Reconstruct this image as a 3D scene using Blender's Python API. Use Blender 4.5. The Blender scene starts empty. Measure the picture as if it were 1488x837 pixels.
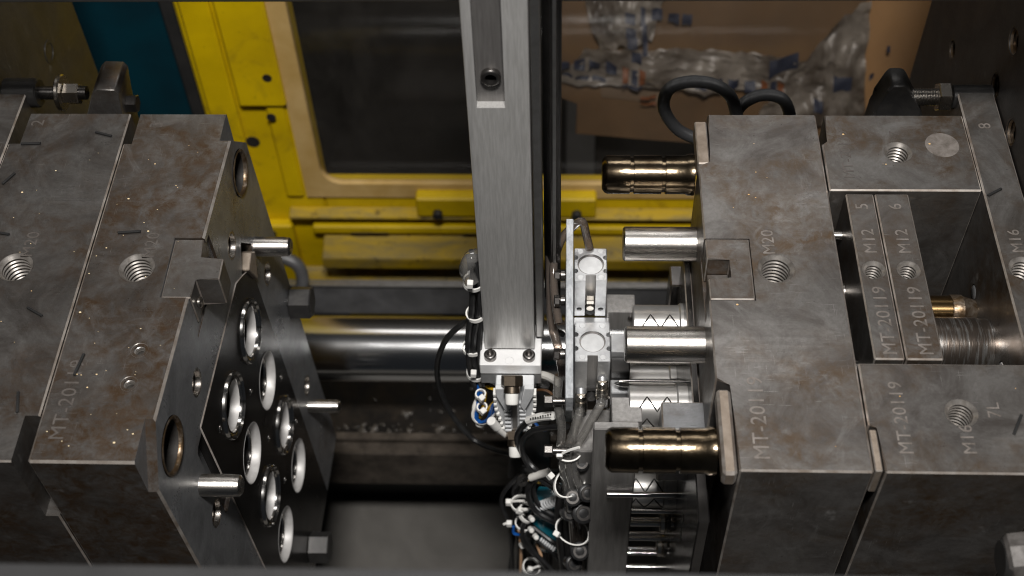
import bpy, bmesh, math, random
from mathutils import Vector, Matrix
random.seed(7)
S = 0.001                                   # everything below is in millimetres
sc = bpy.context.scene
col = sc.collection

# ---------------------------------------------------------------- camera
cam = bpy.data.cameras.new('camera')
cam.sensor_width = 36.0
cam.lens = 45.415
cam.clip_start = 0.02
cam.clip_end = 60
camo = bpy.data.objects.new('camera', cam)
col.objects.link(camo)
R3 = Matrix([[0.999213, -0.00698, 0.039037], [0.029636, 0.785521, -0.618125], [-0.02635, 0.618796, 0.78511]])
mw = R3.to_4x4()
mw.translation = Vector((25.8, -344.5, 590.0)) * S
camo.matrix_world = mw
cam.dof.use_dof = True
cam.dof.focus_distance = 0.80
cam.dof.aperture_fstop = 7.6
sc.camera = camo

# ---------------------------------------------------------------- world and lights (indoors)
w = bpy.data.worlds.new('World')
sc.world = w
w.use_nodes = True
w.node_tree.nodes['Background'].inputs[0].default_value = (0.80, 0.88, 1.0, 1)
w.node_tree.nodes['Background'].inputs[1].default_value = 0.018
def area(name, loc, target, sx, sy, power, colr):
    l = bpy.data.lights.new(name, 'AREA')
    l.shape = 'RECTANGLE'; l.size = sx * S; l.size_y = sy * S
    l.energy = power; l.color = colr
    o = bpy.data.objects.new(name, l); col.objects.link(o)
    o.location = Vector(loc) * S
    d = (Vector(target) - Vector(loc)).normalized()
    o.rotation_euler = d.to_track_quat('-Z', 'Y').to_euler()
    return o
area('overhead_lamp', (60, -400, 1400), (0, 150, -60), 240, 130, 34, (1.0, 0.97, 0.935))
area('sheen_light', (150, 1300, 1560), (0, 150, 0), 1500, 420, 7.5, (1.0, 0.975, 0.95))  # unseen light added behind the door to give the plate tops sheen
sc.view_settings.view_transform = 'Standard'
sc.view_settings.look = 'None'
sc.view_settings.exposure = 0.0
sc.view_settings.gamma = 1.0
sc.view_settings.use_curve_mapping = False
sc.cycles.filter_width = 1.05
sc.cycles.use_denoising = True
sc.cycles.sample_clamp_indirect = 3.0

# ---------------------------------------------------------------- materials
def srgb(r, g, b):
    f = lambda c: (c / 255 / 12.92) if c / 255 <= 0.04045 else ((c / 255 + 0.055) / 1.055) ** 2.4
    return (f(r), f(g), f(b), 1)
class NT:
    def __init__(s, name):
        s.m = bpy.data.materials.new(name); s.m.use_nodes = True
        s.t = s.m.node_tree; s.n = s.t.nodes
        s.p = s.n['Principled BSDF']
        s.tc = s.n.new('ShaderNodeTexCoord')
    def L(s, a, b): s.t.links.new(a, b)
    def map(s, scale=(1, 1, 1), loc=(0, 0, 0), rot=(0, 0, 0)):
        k = s.n.new('ShaderNodeMapping'); k.inputs['Scale'].default_value = scale
        k.inputs['Location'].default_value = loc; k.inputs['Rotation'].default_value = rot
        s.L(s.tc.outputs['Object'], k.inputs['Vector']); return k.outputs[0]
    def noise(s, scale, detail=4, rough=0.55, vec=None, dist=0.0):
        k = s.n.new('ShaderNodeTexNoise'); k.inputs['Scale'].default_value = scale
        k.inputs['Detail'].default_value = detail; k.inputs['Roughness'].default_value = rough
        k.inputs['Distortion'].default_value = dist
        s.L(vec if vec else s.tc.outputs['Object'], k.inputs['Vector']); return k.outputs['Fac']
    def ramp(s, fac, a, b, ca=(0, 0, 0, 1), cb=(1, 1, 1, 1)):
        k = s.n.new('ShaderNodeValToRGB'); e = k.color_ramp.elements
        e[0].position = a; e[1].position = b; e[0].color = ca; e[1].color = cb
        s.L(fac, k.inputs[0]); return k.outputs[0]
    def mix(s, fac, a, b, mode='MIX'):
        k = s.n.new('ShaderNodeMix'); k.data_type = 'RGBA'; k.blend_type = mode
        for i, v in ((0, fac), (6, a), (7, b)):
            if hasattr(v, 'links'): s.L(v, k.inputs[i])
            else: k.inputs[i].default_value = v
        return k.outputs[2]
    def math(s, op, a, b):
        k = s.n.new('ShaderNodeMath'); k.operation = op
        for i, v in ((0, a), (1, b)):
            if hasattr(v, 'links'): s.L(v, k.inputs[i])
            else: k.inputs[i].default_value = v
        return k.outputs[0]
    def bump(s, h, strength=0.2, dist=0.0003, prev=None):
        k = s.n.new('ShaderNodeBump'); k.inputs['Strength'].default_value = strength
        k.inputs['Distance'].default_value = dist; s.L(h, k.inputs['Height'])
        if prev: s.L(prev, k.inputs['Normal'])
        return k.outputs[0]
    def set(s, **kw):
        for k, v in kw.items():
            i = s.p.inputs[{'base': 'Base Color', 'metal': 'Metallic', 'rough': 'Roughness', 'normal': 'Normal', 'trans': 'Transmission Weight',
                            'ior': 'IOR', 'coat': 'Coat Weight', 'spec': 'Specular IOR Level', 'alpha': 'Alpha', 'aniso': 'Anisotropic'}[k]]
            if hasattr(v, 'links'): s.L(v, i)
            else: i.default_value = v
        return s.m

def worn_steel(name, grey, dark, rust, rust_lo=0.52, rust_hi=0.66, metal=0.68, r0=0.27, r1=0.50, off=(0, 0, 0), scratch=0.5, edge=None):
    k = NT(name)
    v = k.map(loc=off)
    big = k.noise(14, 5, 0.6, v, 0.6)
    if edge:                                 # oil and rust creep in from one rim of the plate
        sx = k.n.new('ShaderNodeSeparateXYZ'); k.L(k.tc.outputs['Object'], sx.inputs[0])
        for ax, lo, hi, amt in edge:
            mr_ = k.n.new('ShaderNodeMapRange'); mr_.inputs[1].default_value = lo; mr_.inputs[2].default_value = hi
            mr_.inputs[3].default_value = 0; mr_.inputs[4].default_value = amt
            k.L(sx.outputs[ax], mr_.inputs[0]); big = k.math('ADD', big, mr_.outputs[0])
    mid = k.noise(26, 10, 0.70, v, 0.9)
    grind = k.noise(1, 3, 0.6, k.map(scale=(14, 1100, 300), loc=off))
    fine = k.noise(900, 3, 0.6, v)
    c = k.mix(k.ramp(mid, 0.37, 0.62), dark, grey)
    c = k.mix(k.ramp(k.noise(330, 6, 0.75, v, 0.3), 0.40, 0.62, (.0, .0, .0, 1), (.22, .22, .22, 1)), c, (dark[0] * .62, dark[1] * .58, dark[2] * .55, 1))
    c = k.mix(k.math('MULTIPLY', k.ramp(big, rust_lo, rust_hi), k.ramp(k.noise(110, 8, 0.75, v, 0.5), 0.36, 0.60)), c, rust)
    c = k.mix(k.ramp(k.noise(27, 6, 0.7, k.map(loc=(off[0] + .31, off[1] + .17, .1)), 1.2), 0.58, 0.72, (0, 0, 0, 1), (.4, .4, .4, 1)), c, (grey[0] * 1.5, grey[1] * 1.55, grey[2] * 1.6, 1))
    c = k.mix(k.ramp(k.noise(420, 2, 0.5, v), 0.70, 0.78, (0, 0, 0, 1), (.6, .6, .6, 1)), c, (dark[0] * .4, dark[1] * .4, dark[2] * .4, 1))
    scr1 = k.noise(1, 3, 0.5, k.map(scale=(60, 2200, 60), rot=(0, 0, 0.5)))
    scr2 = k.noise(1, 3, 0.5, k.map(scale=(2400, 70, 70), rot=(0, 0, -0.35)))
    sm = k.math('MAXIMUM', k.ramp(scr1, 0.66, 0.74), k.ramp(scr2, 0.67, 0.75))
    sm = k.math('MULTIPLY', sm, k.ramp(k.noise(24, 3, 0.5, v), 0.47, 0.62))
    sm = k.math('MULTIPLY', sm, scratch)
    c = k.mix(sm, c, (0.38, 0.37, 0.36, 1))
    rr = k.math('ADD', k.math('ADD', k.math('MULTIPLY', k.ramp(k.noise(15, 7, .65, k.map(loc=(off[1] + .7, off[0], .2)), .8), .32, .68), r1 - r0), r0 - 0.11), k.math('MULTIPLY', grind, .2))
    nb = k.bump(fine, 0.16, 0.0003)
    nb = k.bump(mid, 0.25, 0.0006, nb)
    nb = k.bump(grind, 0.10, 0.0002, nb)
    return k.set(base=c, metal=metal, rough=rr, normal=nb)
def simple(name, c, c2=None, metal=0.0, r0=0.4, r1=0.5, scale=60, bump=0.1, bscale=500, stretch=(1, 1, 1), coat=0.0, trans=0.0, lo=.35, hi=.65, ior=1.45):
    k = NT(name)
    v = k.map(scale=stretch)
    n = k.noise(scale, 5, 0.6, v, 0.3)
    b = k.mix(k.ramp(n, lo, hi), c, c2 or c)
    rr = k.math('ADD', k.math('MULTIPLY', n, r1 - r0), r0)
    nb = k.bump(k.noise(bscale, 3, 0.6, v), bump, 0.0003)
    return k.set(base=b, metal=metal, rough=rr, normal=nb, coat=coat, trans=trans, ior=ior)

G = lambda a, b=None, c=None: (a, b if b is not None else a, c if c is not None else a, 1)
M = {}
M['steel_a'] = worn_steel('worn_steel_a', G(0.151, 0.144, 0.138), G(0.077, 0.069, 0.063), G(.072, .044, .024), .43, .60, edge=((0, .035, .068, .10), (1, -.06, -.132, .09)))
M['steel_b'] = worn_steel('worn_steel_b', G(0.139, 0.133, 0.127), G(0.069, 0.062, 0.057), G(.068, .042, .024), .43, .60, off=(.4, .2, .7))
M['steel_c'] = worn_steel('worn_steel_c', G(0.180, 0.172, 0.164), G(0.086, 0.077, 0.071), G(.088, .058, .034), .44, .62, off=(.9, .5, .3), scratch=.9)
M['steel_d'] = worn_steel('worn_steel_d', G(0.161, 0.154, 0.147), G(0.082, 0.074, 0.067), G(.082, .055, .034), .44, .62, off=(.13, .75, .4))
M['steel_e'] = worn_steel('worn_steel_e', G(0.162, 0.155, 0.148), G(0.088, 0.079, 0.072), G(.085, .058, .038), .42, .62, off=(.63, .35, .8))
M['edge'] = simple('worn_edge_highlight', G(.56, .52, .48), G(.30, .25, .21), .75, .36, .5, 90, .1)  # bare worn bevels, brightened to paint in the edge highlights
M['stamp'] = simple('stamped_metal', G(.25, .225, .205), G(.13, .112, .098), .5, .42, .55, 140, .2)
M['stamp_faint'] = simple('faint_stamped_metal', G(.130, .116, .106), G(.088, .076, .068), .5, .45, .6, 140, .2)
M['tan'] = simple('tan_stained_steel', G(.30, .25, .205), G(.20, .16, .125), .55, .42, .6, 120, .3, 700)
M['face_steel'] = worn_steel('ground_face_steel', G(.27, .275, .285), G(.17, .174, .182), G(.095, .07, .05), .56, .70, .55, .26, .42, (.2, .6, .5), .3)
M['black_steel'] = simple('oiled_dark_steel', G(.105, .10, .097), G(.055, .052, .05), .9, .18, .32, 40, .12, 300)
M['chrome'] = simple('polished_steel', G(.66, .645, .62), G(.58, .56, .54), 1.0, .10, .18, 60, .05)
M['satin'] = simple('satin_bore', G(.50, .49, .48), G(.40, .39, .38), .30, .42, .55, 120, .1)
M['pin'] = simple('ground_pin_steel', G(.55, .53, .50), G(.38, .35, .32), 1.0, .20, .36, 1, .22, 60, (40, 900, 900))
M['pin_brown'] = simple('oily_brown_pin', G(.235, .185, .125), G(.085, .063, .040), 1.0, .12, .30, 70, .45, 260)
M['pillar'] = simple('scored_pillar_steel', G(.62, .61, .59), G(.24, .20, .17), .95, .2, .4, 1, .6, 1, (600, 60, 60), lo=.36, hi=.50)
M['bronze'] = simple('bronze_rod', G(.34, .22, .10), G(.22, .14, .06), 1.0, .17, .28, 60, .1)
M['thread'] = simple('cut_thread_steel', G(.40, .375, .35), G(.22, .20, .18), .7, .25, .38, 200, .15)
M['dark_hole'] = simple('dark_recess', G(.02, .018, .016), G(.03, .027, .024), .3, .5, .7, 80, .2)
M['rusty_bore'] = simple('rusty_bore', G(.10, .065, .035), G(.28, .24, .20), .8, .25, .5, 160, .8, 300, lo=.45, hi=.75)
M['alu'] = simple('machined_aluminium', G(.56, .565, .57), G(.46, .465, .475), .8, .32, .45, 150, .15, 900)
M['alu_bright'] = simple('bright_aluminium', G(.66, .665, .67), G(.58, .585, .59), .55, .38, .5, 200, .12, 900)
M['bracket'] = simple('overlit_aluminium', G(.86, .86, .86), G(.80, .80, .80), .25, .4, .5, 200, .1, 900)  # aluminium whitened in colour to carry the bracket's overexposed look
M['alu_brushed'] = simple('brushed_aluminium_edge', G(.38, .40, .42), G(.60, .62, .64), .6, .35, .5, 1, .3, 1, (250, 90, 250), lo=.4, hi=.6)
M['alu_col'] = simple('anodised_column', G(.47, .465, .455), G(.37, .365, .355), .40, .34, .50, 1, .12, 1, (900, 900, 60))
M['alu_dark'] = simple('dull_aluminium_plate', G(.30, .29, .28), G(.22, .212, .205), .5, .33, .46, 1, .2, 1, (350, 350, 30))
M['dull_nut'] = simple('dull_scratched_nut', G(.11, .102, .097), G(.06, .054, .05), .2, .5, .65, 160, .3)
M['slot_metal'] = simple('dull_slot_metal', G(.19, .182, .176), G(.14, .133, .128), .5, .35, .5, 1, .15, 1, (700, 700, 40))
M['rail'] = simple('rail_steel', G(.30, .295, .29), G(.24, .235, .23), .9, .28, .4, 100, .1)
M['black_metal'] = simple('black_oxide', G(.035, .034, .034), G(.05, .048, .046), .5, .35, .5, 120, .25)
M['screw'] = simple('screw_steel', G(.22, .21, .20), G(.13, .12, .115), .95, .22, .35, 120, .15)
M['nickel'] = simple('nickel_fitting', G(.62, .585, .53), G(.50, .46, .41), 1.0, .20, .32, 120, .1)
M['brass_nut'] = simple('tarnished_brass_nut', G(.32, .26, .20), G(.20, .16, .12), 1.0, .25, .4, 120, .15)
M['nylon'] = simple('white_nylon', G(.78, .77, .74), G(.70, .69, .66), 0, .38, .5, 80, .05)
M['grey_plastic'] = simple('grey_plastic', G(.62, .63, .64), G(.54, .55, .56), 0, .42, .55, 150, .1)
M['cable'] = simple('black_cable', G(.012, .012, .013), G(.022, .022, .022), 0, .28, .42, 150, .15)
M['wire_blue'] = simple('blue_wire', srgb(18, 78, 150), None, 0, .3, .4)
M['wire_yellow'] = simple('yellow_wire', srgb(190, 150, 30), None, 0, .3, .4)
M['wire_white'] = simple('white_wire', G(.72, .70, .66), None, 0, .35, .45)
M['wire_brown'] = simple('brown_wire', srgb(110, 75, 45), None, 0, .35, .45)
M['wire_tan'] = simple('beige_wire', srgb(205, 165, 130), None, 0, .4, .5)
M['hose_clear_old'] = simple('clear_air_hose', G(.80, .77, .73), G(.72, .68, .63), 0, .08, .2, 60, .05, trans=.78, ior=1.3)
M['hose_brown_old'] = simple('smoky_air_hose', G(.36, .31, .27), G(.26, .22, .19), 0, .10, .22, 60, .05, trans=.45, ior=1.35)
def clear(name, tint, dif, fac):
    k = NT(name)
    t = k.n.new('ShaderNodeBsdfTransparent'); t.inputs[0].default_value = tint
    g = k.n.new('ShaderNodeBsdfGlossy'); g.inputs['Roughness'].default_value = .07
    d = k.n.new('ShaderNodeBsdfDiffuse'); d.inputs[0].default_value = dif
    lw = k.n.new('ShaderNodeLayerWeight'); lw.inputs[0].default_value = .42
    m1 = k.n.new('ShaderNodeMixShader'); m1.inputs[0].default_value = fac; k.L(t.outputs[0], m1.inputs[1]); k.L(d.outputs[0], m1.inputs[2])
    m2 = k.n.new('ShaderNodeMixShader'); k.L(lw.outputs['Facing'], m2.inputs[0]); k.L(m1.outputs[0], m2.inputs[1]); k.L(g.outputs[0], m2.inputs[2])
    k.L(m2.outputs[0], k.n['Material Output'].inputs['Surface'])
    return k.m
M['hose_clear'] = clear('clear_air_hose', G(.95, .94, .92), G(.80, .78, .75), .09)
M['hose_brown'] = clear('smoky_air_hose', G(.50, .44, .40), G(.20, .165, .14), .32)
M['core_steel'] = simple('bright_core_steel', G(.60, .59, .57), G(.48, .465, .45), .8, .26, .38, 60, .1)
M['teal_can'] = simple('teal_enamel', srgb(15, 95, 110), srgb(10, 75, 90), 0, .2, .35, 30, .1, coat=.4)
M['teal'] = simple('teal_paint', srgb(3, 47, 58), srgb(3, 36, 46), 0, .42, .55, 14, .08)
M['platen_l'] = worn_steel('dark_platen_steel', G(.042, .038, .035), G(.026, .0235, .0215), G(.032, .025, .020), .50, .66, .2, .36, .55, (.3, .1, .9))
M['platen_r'] = worn_steel('black_platen_steel', G(.030, .027, .025), G(.018, .016, .0145), G(.030, .019, .012), .50, .66, .5, .34, .52, (.7, .1, .2), .3)
M['tie'] = simple('tie_bar_chrome', G(.62, .625, .63), G(.55, .555, .56), 1.0, .13, .2, 1, .04, 1, (4, 60, 60))
M['beam'] = simple('machine_beam_steel', G(.20, .20, .205), G(.13, .13, .133), .35, .38, .5, 40, .15)
M['beam_brown'] = simple('grimy_beam', G(.085, .070, .056), G(.038, .031, .025), .2, .35, .55, 60, .4, 300)
M['oily'] = simple('oily_black_tray', G(.007, .006, .0052), G(.030, .023, .016), .0, .30, .7, 28, .9, 120, lo=.45, hi=.7)
M['oil_blob'] = simple('oily_debris', G(.012, .011, .01), G(.09, .08, .07), .1, .06, .3, 70, .5, 200)
M['oily'].node_tree.nodes['Principled BSDF'].inputs['Specular IOR Level'].default_value = .12
M['beam_brown'].node_tree.nodes['Principled BSDF'].inputs['Specular IOR Level'].default_value = .25
M['chute'] = simple('grey_chute', G(.125, .118, .108), G(.078, .073, .066), .0, .5, .65, 9, .06)
M['front_rail'] = simple('painted_front_rail', G(.030, .030, .031), G(.022, .022, .0225), 0, .45, .6, 40, .15)
M['black_paint'] = simple('black_painted_bar', G(.018, .018, .018), G(.026, .025, .024), 0, .45, .6, 40, .1)
def yellow():
    k = NT('scuffed_yellow_paint')
    v = k.map()
    n = k.noise(22, 6, .65, v, .6); n2 = k.noise(9, 5, .6, v, .4); n3 = k.noise(170, 4, .6, v)
    c = k.mix(k.ramp(n2, .35, .68), srgb(208, 176, 0), srgb(180, 150, 0))
    c = k.mix(k.ramp(n, .57, .72, (0, 0, 0, 1), (.6, .6, .6, 1)), c, srgb(120, 96, 20))
    c = k.mix(k.ramp(n3, .66, .76, (0, 0, 0, 1), (.7, .7, .7, 1)), c, srgb(60, 46, 15))
    return k.set(base=c, rough=k.math('ADD', k.math('MULTIPLY', n, .25), .33), normal=k.bump(n3, .12, .0005))
M['yellow'] = yellow()
def scuffed():
    k = NT('rubbed_yellow_ledge')
    n = k.noise(1, 6, .7, k.map(scale=(18, 60, 60)), .5); n3 = k.noise(60, 6, .7, k.map(), .5)
    c = k.mix(k.ramp(n, .40, .62), srgb(172, 142, 18), srgb(128, 112, 64))
    c = k.mix(k.ramp(n3, .58, .68), c, srgb(62, 48, 22))
    return k.set(base=c, rough=.5, normal=k.bump(n3, .2, .0006))
M['ledge'] = scuffed()
M['cream'] = simple('cream_seal_strip', srgb(196, 166, 112), srgb(176, 144, 84), 0, .35, .5, 20, .1)
M['cardboard'] = simple('brown_cardboard', srgb(92, 68, 40), srgb(76, 56, 33), 0, .7, .85, 12, .2, 200)
M['cardboard_light'] = simple('clean_cardboard', srgb(136, 102, 62), srgb(122, 90, 54), 0, .7, .85, 12, .2, 200)
M['tape'] = simple('pale_packing_tape', srgb(112, 96, 78), srgb(92, 76, 60), 0, .25, .4, 10, .1)
M['film'] = simple('cloudy_plastic_film', srgb(176, 168, 158), srgb(88, 76, 64), 0, .22, .42, 26, .9, 90, trans=.25)
M['print_blue'] = simple('dark_blue_print', srgb(30, 36, 54), None, 0, .5, .6)
M['print_orange'] = simple('orange_print', srgb(104, 58, 26), None, 0, .5, .6)
M['dark_back'] = simple('dark_machine_cover', G(.010, .0095, .009), G(.018, .016, .014), 0, .5, .7, 6, .1)
M['sliver'] = simple('black_plastic_sliver', G(.012, .012, .012), G(.02, .02, .02), 0, .3, .45)
M['crumb'] = simple('yellow_crumb', srgb(205, 150, 60), srgb(220, 205, 170), 0, .5, .6, 4, .1)
M['braid'] = None
def braid():
    k = NT('braided_black_rubber')
    wv = k.n.new('ShaderNodeTexWave'); wv.inputs['Scale'].default_value = 420; wv.inputs['Distortion'].default_value = 1.5
    k.L(k.tc.outputs['Object'], wv.inputs['Vector'])
    return k.set(base=k.mix(wv.outputs['Fac'], G(.016, .0165, .017), G(.05, .051, .054)), rough=.45, normal=k.bump(wv.outputs['Fac'], .4, .0005))
M['braid'] = braid()
def glass():
    k = NT('grimy_window_pane')
    t = k.n.new('ShaderNodeBsdfTransparent'); t.inputs[0].default_value = (.92, .91, .90, 1)
    g = k.n.new('ShaderNodeBsdfGlossy'); g.inputs['Roughness'].default_value = .06
    d = k.n.new('ShaderNodeBsdfDiffuse'); d.inputs[0].default_value = G(.45, .42, .38)
    lw = k.n.new('ShaderNodeLayerWeight'); lw.inputs[0].default_value = .5
    m1 = k.n.new('ShaderNodeMixShader'); k.L(k.math('ADD', k.math('MULTIPLY', k.math('POWER', lw.outputs['Facing'], 4.0), .8), .025), m1.inputs[0]); k.L(t.outputs[0], m1.inputs[1]); k.L(g.outputs[0], m1.inputs[2])
    m2 = k.n.new('ShaderNodeMixShader'); k.L(k.ramp(k.noise(9, 6, .7, k.map(scale=(1, 1, .45)), 1), .35, .8, (.006, .006, .006, 1), (.035, .035, .035, 1)), m2.inputs[0])
    k.L(m1.outputs[0], m2.inputs[1]); k.L(d.outputs[0], m2.inputs[2])
    k.L(m2.outputs[0], k.n['Material Output'].inputs['Surface'])
    return k.m
M['glass'] = glass()

# ---------------------------------------------------------------- geometry helpers (mm)
def box(x0, x1, y0, y1, z0, z1, bev=0.5, mi=0, seg=1):
    b = bmesh.new()
    r = bmesh.ops.create_cube(b, size=1)
    for v in b.verts:
        v.co = Vector(((x0 + x1) / 2 + v.co.x * (x1 - x0), (y0 + y1) / 2 + v.co.y * (y1 - y0), (z0 + z1) / 2 + v.co.z * (z1 - z0)))
    if bev: bmesh.ops.bevel(b, geom=b.edges[:], offset=bev, segments=seg, profile=.6, affect='EDGES', material=mi)
    return b
def prism(poly, z0, z1, bev=0.5, mi=0, axis='z'):
    b = bmesh.new()
    if sum(poly[i][0] * poly[(i + 1) % len(poly)][1] - poly[(i + 1) % len(poly)][0] * poly[i][1] for i in range(len(poly))) < 0: poly = poly[::-1]
    lo = [b.verts.new((x, y, z0)) for x, y in poly]; hi = [b.verts.new((x, y, z1)) for x, y in poly]
    b.faces.new(lo[::-1]); b.faces.new(hi)
    n = len(poly)
    for i in range(n): b.faces.new((lo[i], lo[(i + 1) % n], hi[(i + 1) % n], hi[i]))
    if bev: bmesh.ops.bevel(b, geom=b.edges[:], offset=bev, segments=1, affect='EDGES', material=mi)
    if axis == 'x':                          # poly given in (y, z), extruded along x
        for v in b.verts: v.co = Vector((v.co.z, v.co.x, v.co.y))
    if axis == 'y':                          # poly given in (x, z), extruded along y
        for v in b.verts: v.co = Vector((v.co.x, v.co.z, v.co.y))
        bmesh.ops.reverse_faces(b, faces=b.faces[:])
    return b
def frame_of(d):
    d = Vector(d).normalized()
    u = d.cross(Vector((0, 0, 1)))
    if u.length < 1e-3: u = Vector((1, 0, 0))
    u.normalize(); return d, u, d.cross(u)
def lathe(p0, d, prof, seg=32, cap0=True, cap1=True, ph=0.0):
    """prof: list of (distance along d, radius)"""
    b = bmesh.new(); d, u, v = frame_of(d); p0 = Vector(p0)
    rings = []
    for t, r in prof:
        rings.append([b.verts.new(p0 + d * t + (u * math.cos(ph + 2 * math.pi * i / seg) + v * math.sin(ph + 2 * math.pi * i / seg)) * max(r, .01)) for i in range(seg)])
    for a, c in zip(rings, rings[1:]):
        for i in range(seg): b.faces.new((a[i], a[(i + 1) % seg], c[(i + 1) % seg], c[i]))
    if cap0: b.faces.new(rings[0][::-1])
    if cap1: b.faces.new(rings[-1])
    bmesh.ops.recalc_face_normals(b, faces=b.faces[:])
    return b
def rod(p0, p1, r, seg=24, ch=0.0):
    p0 = Vector(p0); p1 = Vector(p1); L = (p1 - p0).length
    if ch: return lathe(p0, p1 - p0, [(0, r - ch), (ch, r), (L - ch, r), (L, r - ch)], seg)
    return lathe(p0, p1 - p0, [(0, r), (L, r)], seg)
def hexa(p0, p1, r, ph=0.0, ch=.6):
    p0 = Vector(p0); p1 = Vector(p1); L = (p1 - p0).length
    return lathe(p0, p1 - p0, [(0, r - ch), (ch, r), (L - ch, r), (L, r - ch)], 6, ph=ph)
def spline(pts, n=8):
    P = [Vector(p) for p in pts]; out = []
    P = [P[0] * 2 - P[1]] + P + [P[-1] * 2 - P[-2]]
    for i in range(1, len(P) - 2):
        a, b_, c, d = P[i - 1:i + 3]
        for k in range(n):
            t = k / n
            out.append(.5 * ((2 * b_) + (c - a) * t + (2 * a - 5 * b_ + 4 * c - d) * t * t + (3 * b_ - a - 3 * c + d) * t ** 3))
    out.append(P[-2]); return out
def tube(pts, r, seg=8, n=8, raw=False):
    P = [Vector(p) for p in pts] if raw else spline(pts, n)
    b = bmesh.new(); rings = []; u = None
    for i, p in enumerate(P):
        d = (P[min(i + 1, len(P) - 1)] - P[max(i - 1, 0)]).normalized()
        if u is None: u = frame_of(d)[1]
        u = (u - d * u.dot(d)).normalized(); v = d.cross(u)
        rr = r(i / (len(P) - 1)) if callable(r) else r
        rings.append([b.verts.new(p + (u * math.cos(2 * math.pi * k / seg) + v * math.sin(2 * math.pi * k / seg)) * rr) for k in range(seg)])
    for a, c in zip(rings, rings[1:]):
        for k in range(seg): b.faces.new((a[k], a[(k + 1) % seg], c[(k + 1) % seg], c[k]))
    b.faces.new(rings[0][::-1]); b.faces.new(rings[-1])
    bmesh.ops.recalc_face_normals(b, faces=b.faces[:])
    return b
def join(*bs):
    o = bmesh.new()
    for b in bs:
        m = bpy.data.meshes.new('t'); b.to_mesh(m); b.free(); o.from_mesh(m); bpy.data.meshes.remove(m)
    return o
def xf(b, fn):
    for v in b.verts: v.co = Vector(fn(v.co))
    return b
def base_of(p):
    l = Vector((0, 0, 0))
    while p: l += p.location; p = p.parent
    return l
def obj(name, b, mat, parent=None, at=None, smooth=35):
    me = bpy.data.meshes.new(name)
    off = base_of(parent)
    loc = Vector(at) * S - off if at is not None else Vector((0, 0, 0))
    tot = off + loc
    for v in b.verts: v.co = v.co * S - tot
    b.to_mesh(me); b.free()
    for mm in (mat if isinstance(mat, (list, tuple)) else [mat]): me.materials.append(M[mm])
    if smooth:
        me.shade_smooth(); me.set_sharp_from_angle(angle=math.radians(smooth))
    o = bpy.data.objects.new(name, me); col.objects.link(o)
    o.location = loc
    if parent: o.parent = parent
    return o
def thing(name, label, cat, loc, group=None):
    o = bpy.data.objects.new(name, None); col.objects.link(o); o.location = Vector(loc) * S
    o.empty_display_size = .01
    return tag(o, label, cat, group)
def tag(o, label, cat, group=None, kind=None):
    o['label'] = label; o['category'] = cat
    if group: o['group'] = group
    o['kind'] = kind or 'thing'
    return o
def cut(o, cutters):
    """boolean the list of cutter bmeshes (world mm) out of a mesh object"""
    off = base_of(o)
    for b in cutters:
        me = bpy.data.meshes.new('cutter')
        for v in b.verts: v.co = v.co * S - off
        b.to_mesh(me); b.free()
        c = bpy.data.objects.new('cutter', me); col.objects.link(c)
        c.matrix_world = Matrix.Translation(off)
        md = o.modifiers.new('cut', 'BOOLEAN'); md.operation = 'DIFFERENCE'; md.object = c; md.solver = 'EXACT'
    bpy.context.view_layer.update()
    dg = bpy.context.evaluated_depsgraph_get()
    me = bpy.data.meshes.new_from_object(o.evaluated_get(dg))
    cs = [m.object for m in o.modifiers]
    o.modifiers.clear(); old = o.data; nm = old.name; o.data = me; bpy.data.meshes.remove(old); me.name = nm
    for c in cs: m = c.data; bpy.data.objects.remove(c); bpy.data.meshes.remove(m)
    me.shade_smooth(); me.set_sharp_from_angle(angle=math.radians(35))
    return o
def hole_cut(x, y, z, r, depth, d=(0, 0, -1)):
    d = Vector(d).normalized(); p = Vector((x, y, z)) - d * 2
    return rod(p, p + d * (depth + 2), r, 40)
def threaded(parent, x, y, z, r, pitch, depth, mat='thread'):
    prof = [(-.06, r + .95), (.3, r + .65), (1.0, r)]
    t = 1.2
    while t < depth - 2 * pitch:
        prof += [(t + pitch * .42, r - pitch * .48), (t + pitch * .58, r - pitch * .48), (t + pitch, r)]; t += pitch
    prof += [(depth - 1, r - pitch * .4), (depth - .6, .02)]
    return obj('threaded_hole', lathe((x, y, z), (0, 0, -1), prof, 40, False, False), mat, parent, smooth=20)
def stamp(parent, txt, x, y, z, size, rot=90, mat='stamp', ext=.15, squeeze=1.0, thin=0.0):
    c = bpy.data.curves.new('stamped_text', 'FONT'); c.body = txt; c.size = size * S; c.extrude = ext * S; c.offset = thin * size * S
    c.align_x = 'CENTER'; c.align_y = 'CENTER'; c.resolution_u = 3; c.space_character = 1.06
    t = bpy.data.objects.new('tmp', c); col.objects.link(t)
    bpy.context.view_layer.update()
    me = bpy.data.meshes.new_from_object(t.evaluated_get(bpy.context.evaluated_depsgraph_get()))
    bpy.data.objects.remove(t); bpy.data.curves.remove(c)
    me.transform(Matrix.Rotation(math.radians(rot), 4, 'Z') @ Matrix.Diagonal((squeeze, 1, 1, 1)))
    me.materials.clear(); me.materials.append(M[mat])
    o = bpy.data.objects.new('stamped_marking', me); col.objects.link(o)
    o.parent = parent; o.location = Vector((x, y, z)) * S - base_of(parent)
    return o
def socket_screw(parent, p, d, r, h, name='cap_screw'):
    d = Vector(d).normalized(); p = Vector(p)
    o = obj(name, lathe(p, d, [(0, r), (h - .8, r), (h - .2, r - .5), (h, r - 1), (h, r * .58), (h - r * .7, r * .55), (h - r * .7, .02)], 24, True, False), 'screw', parent)
    return o

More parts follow.
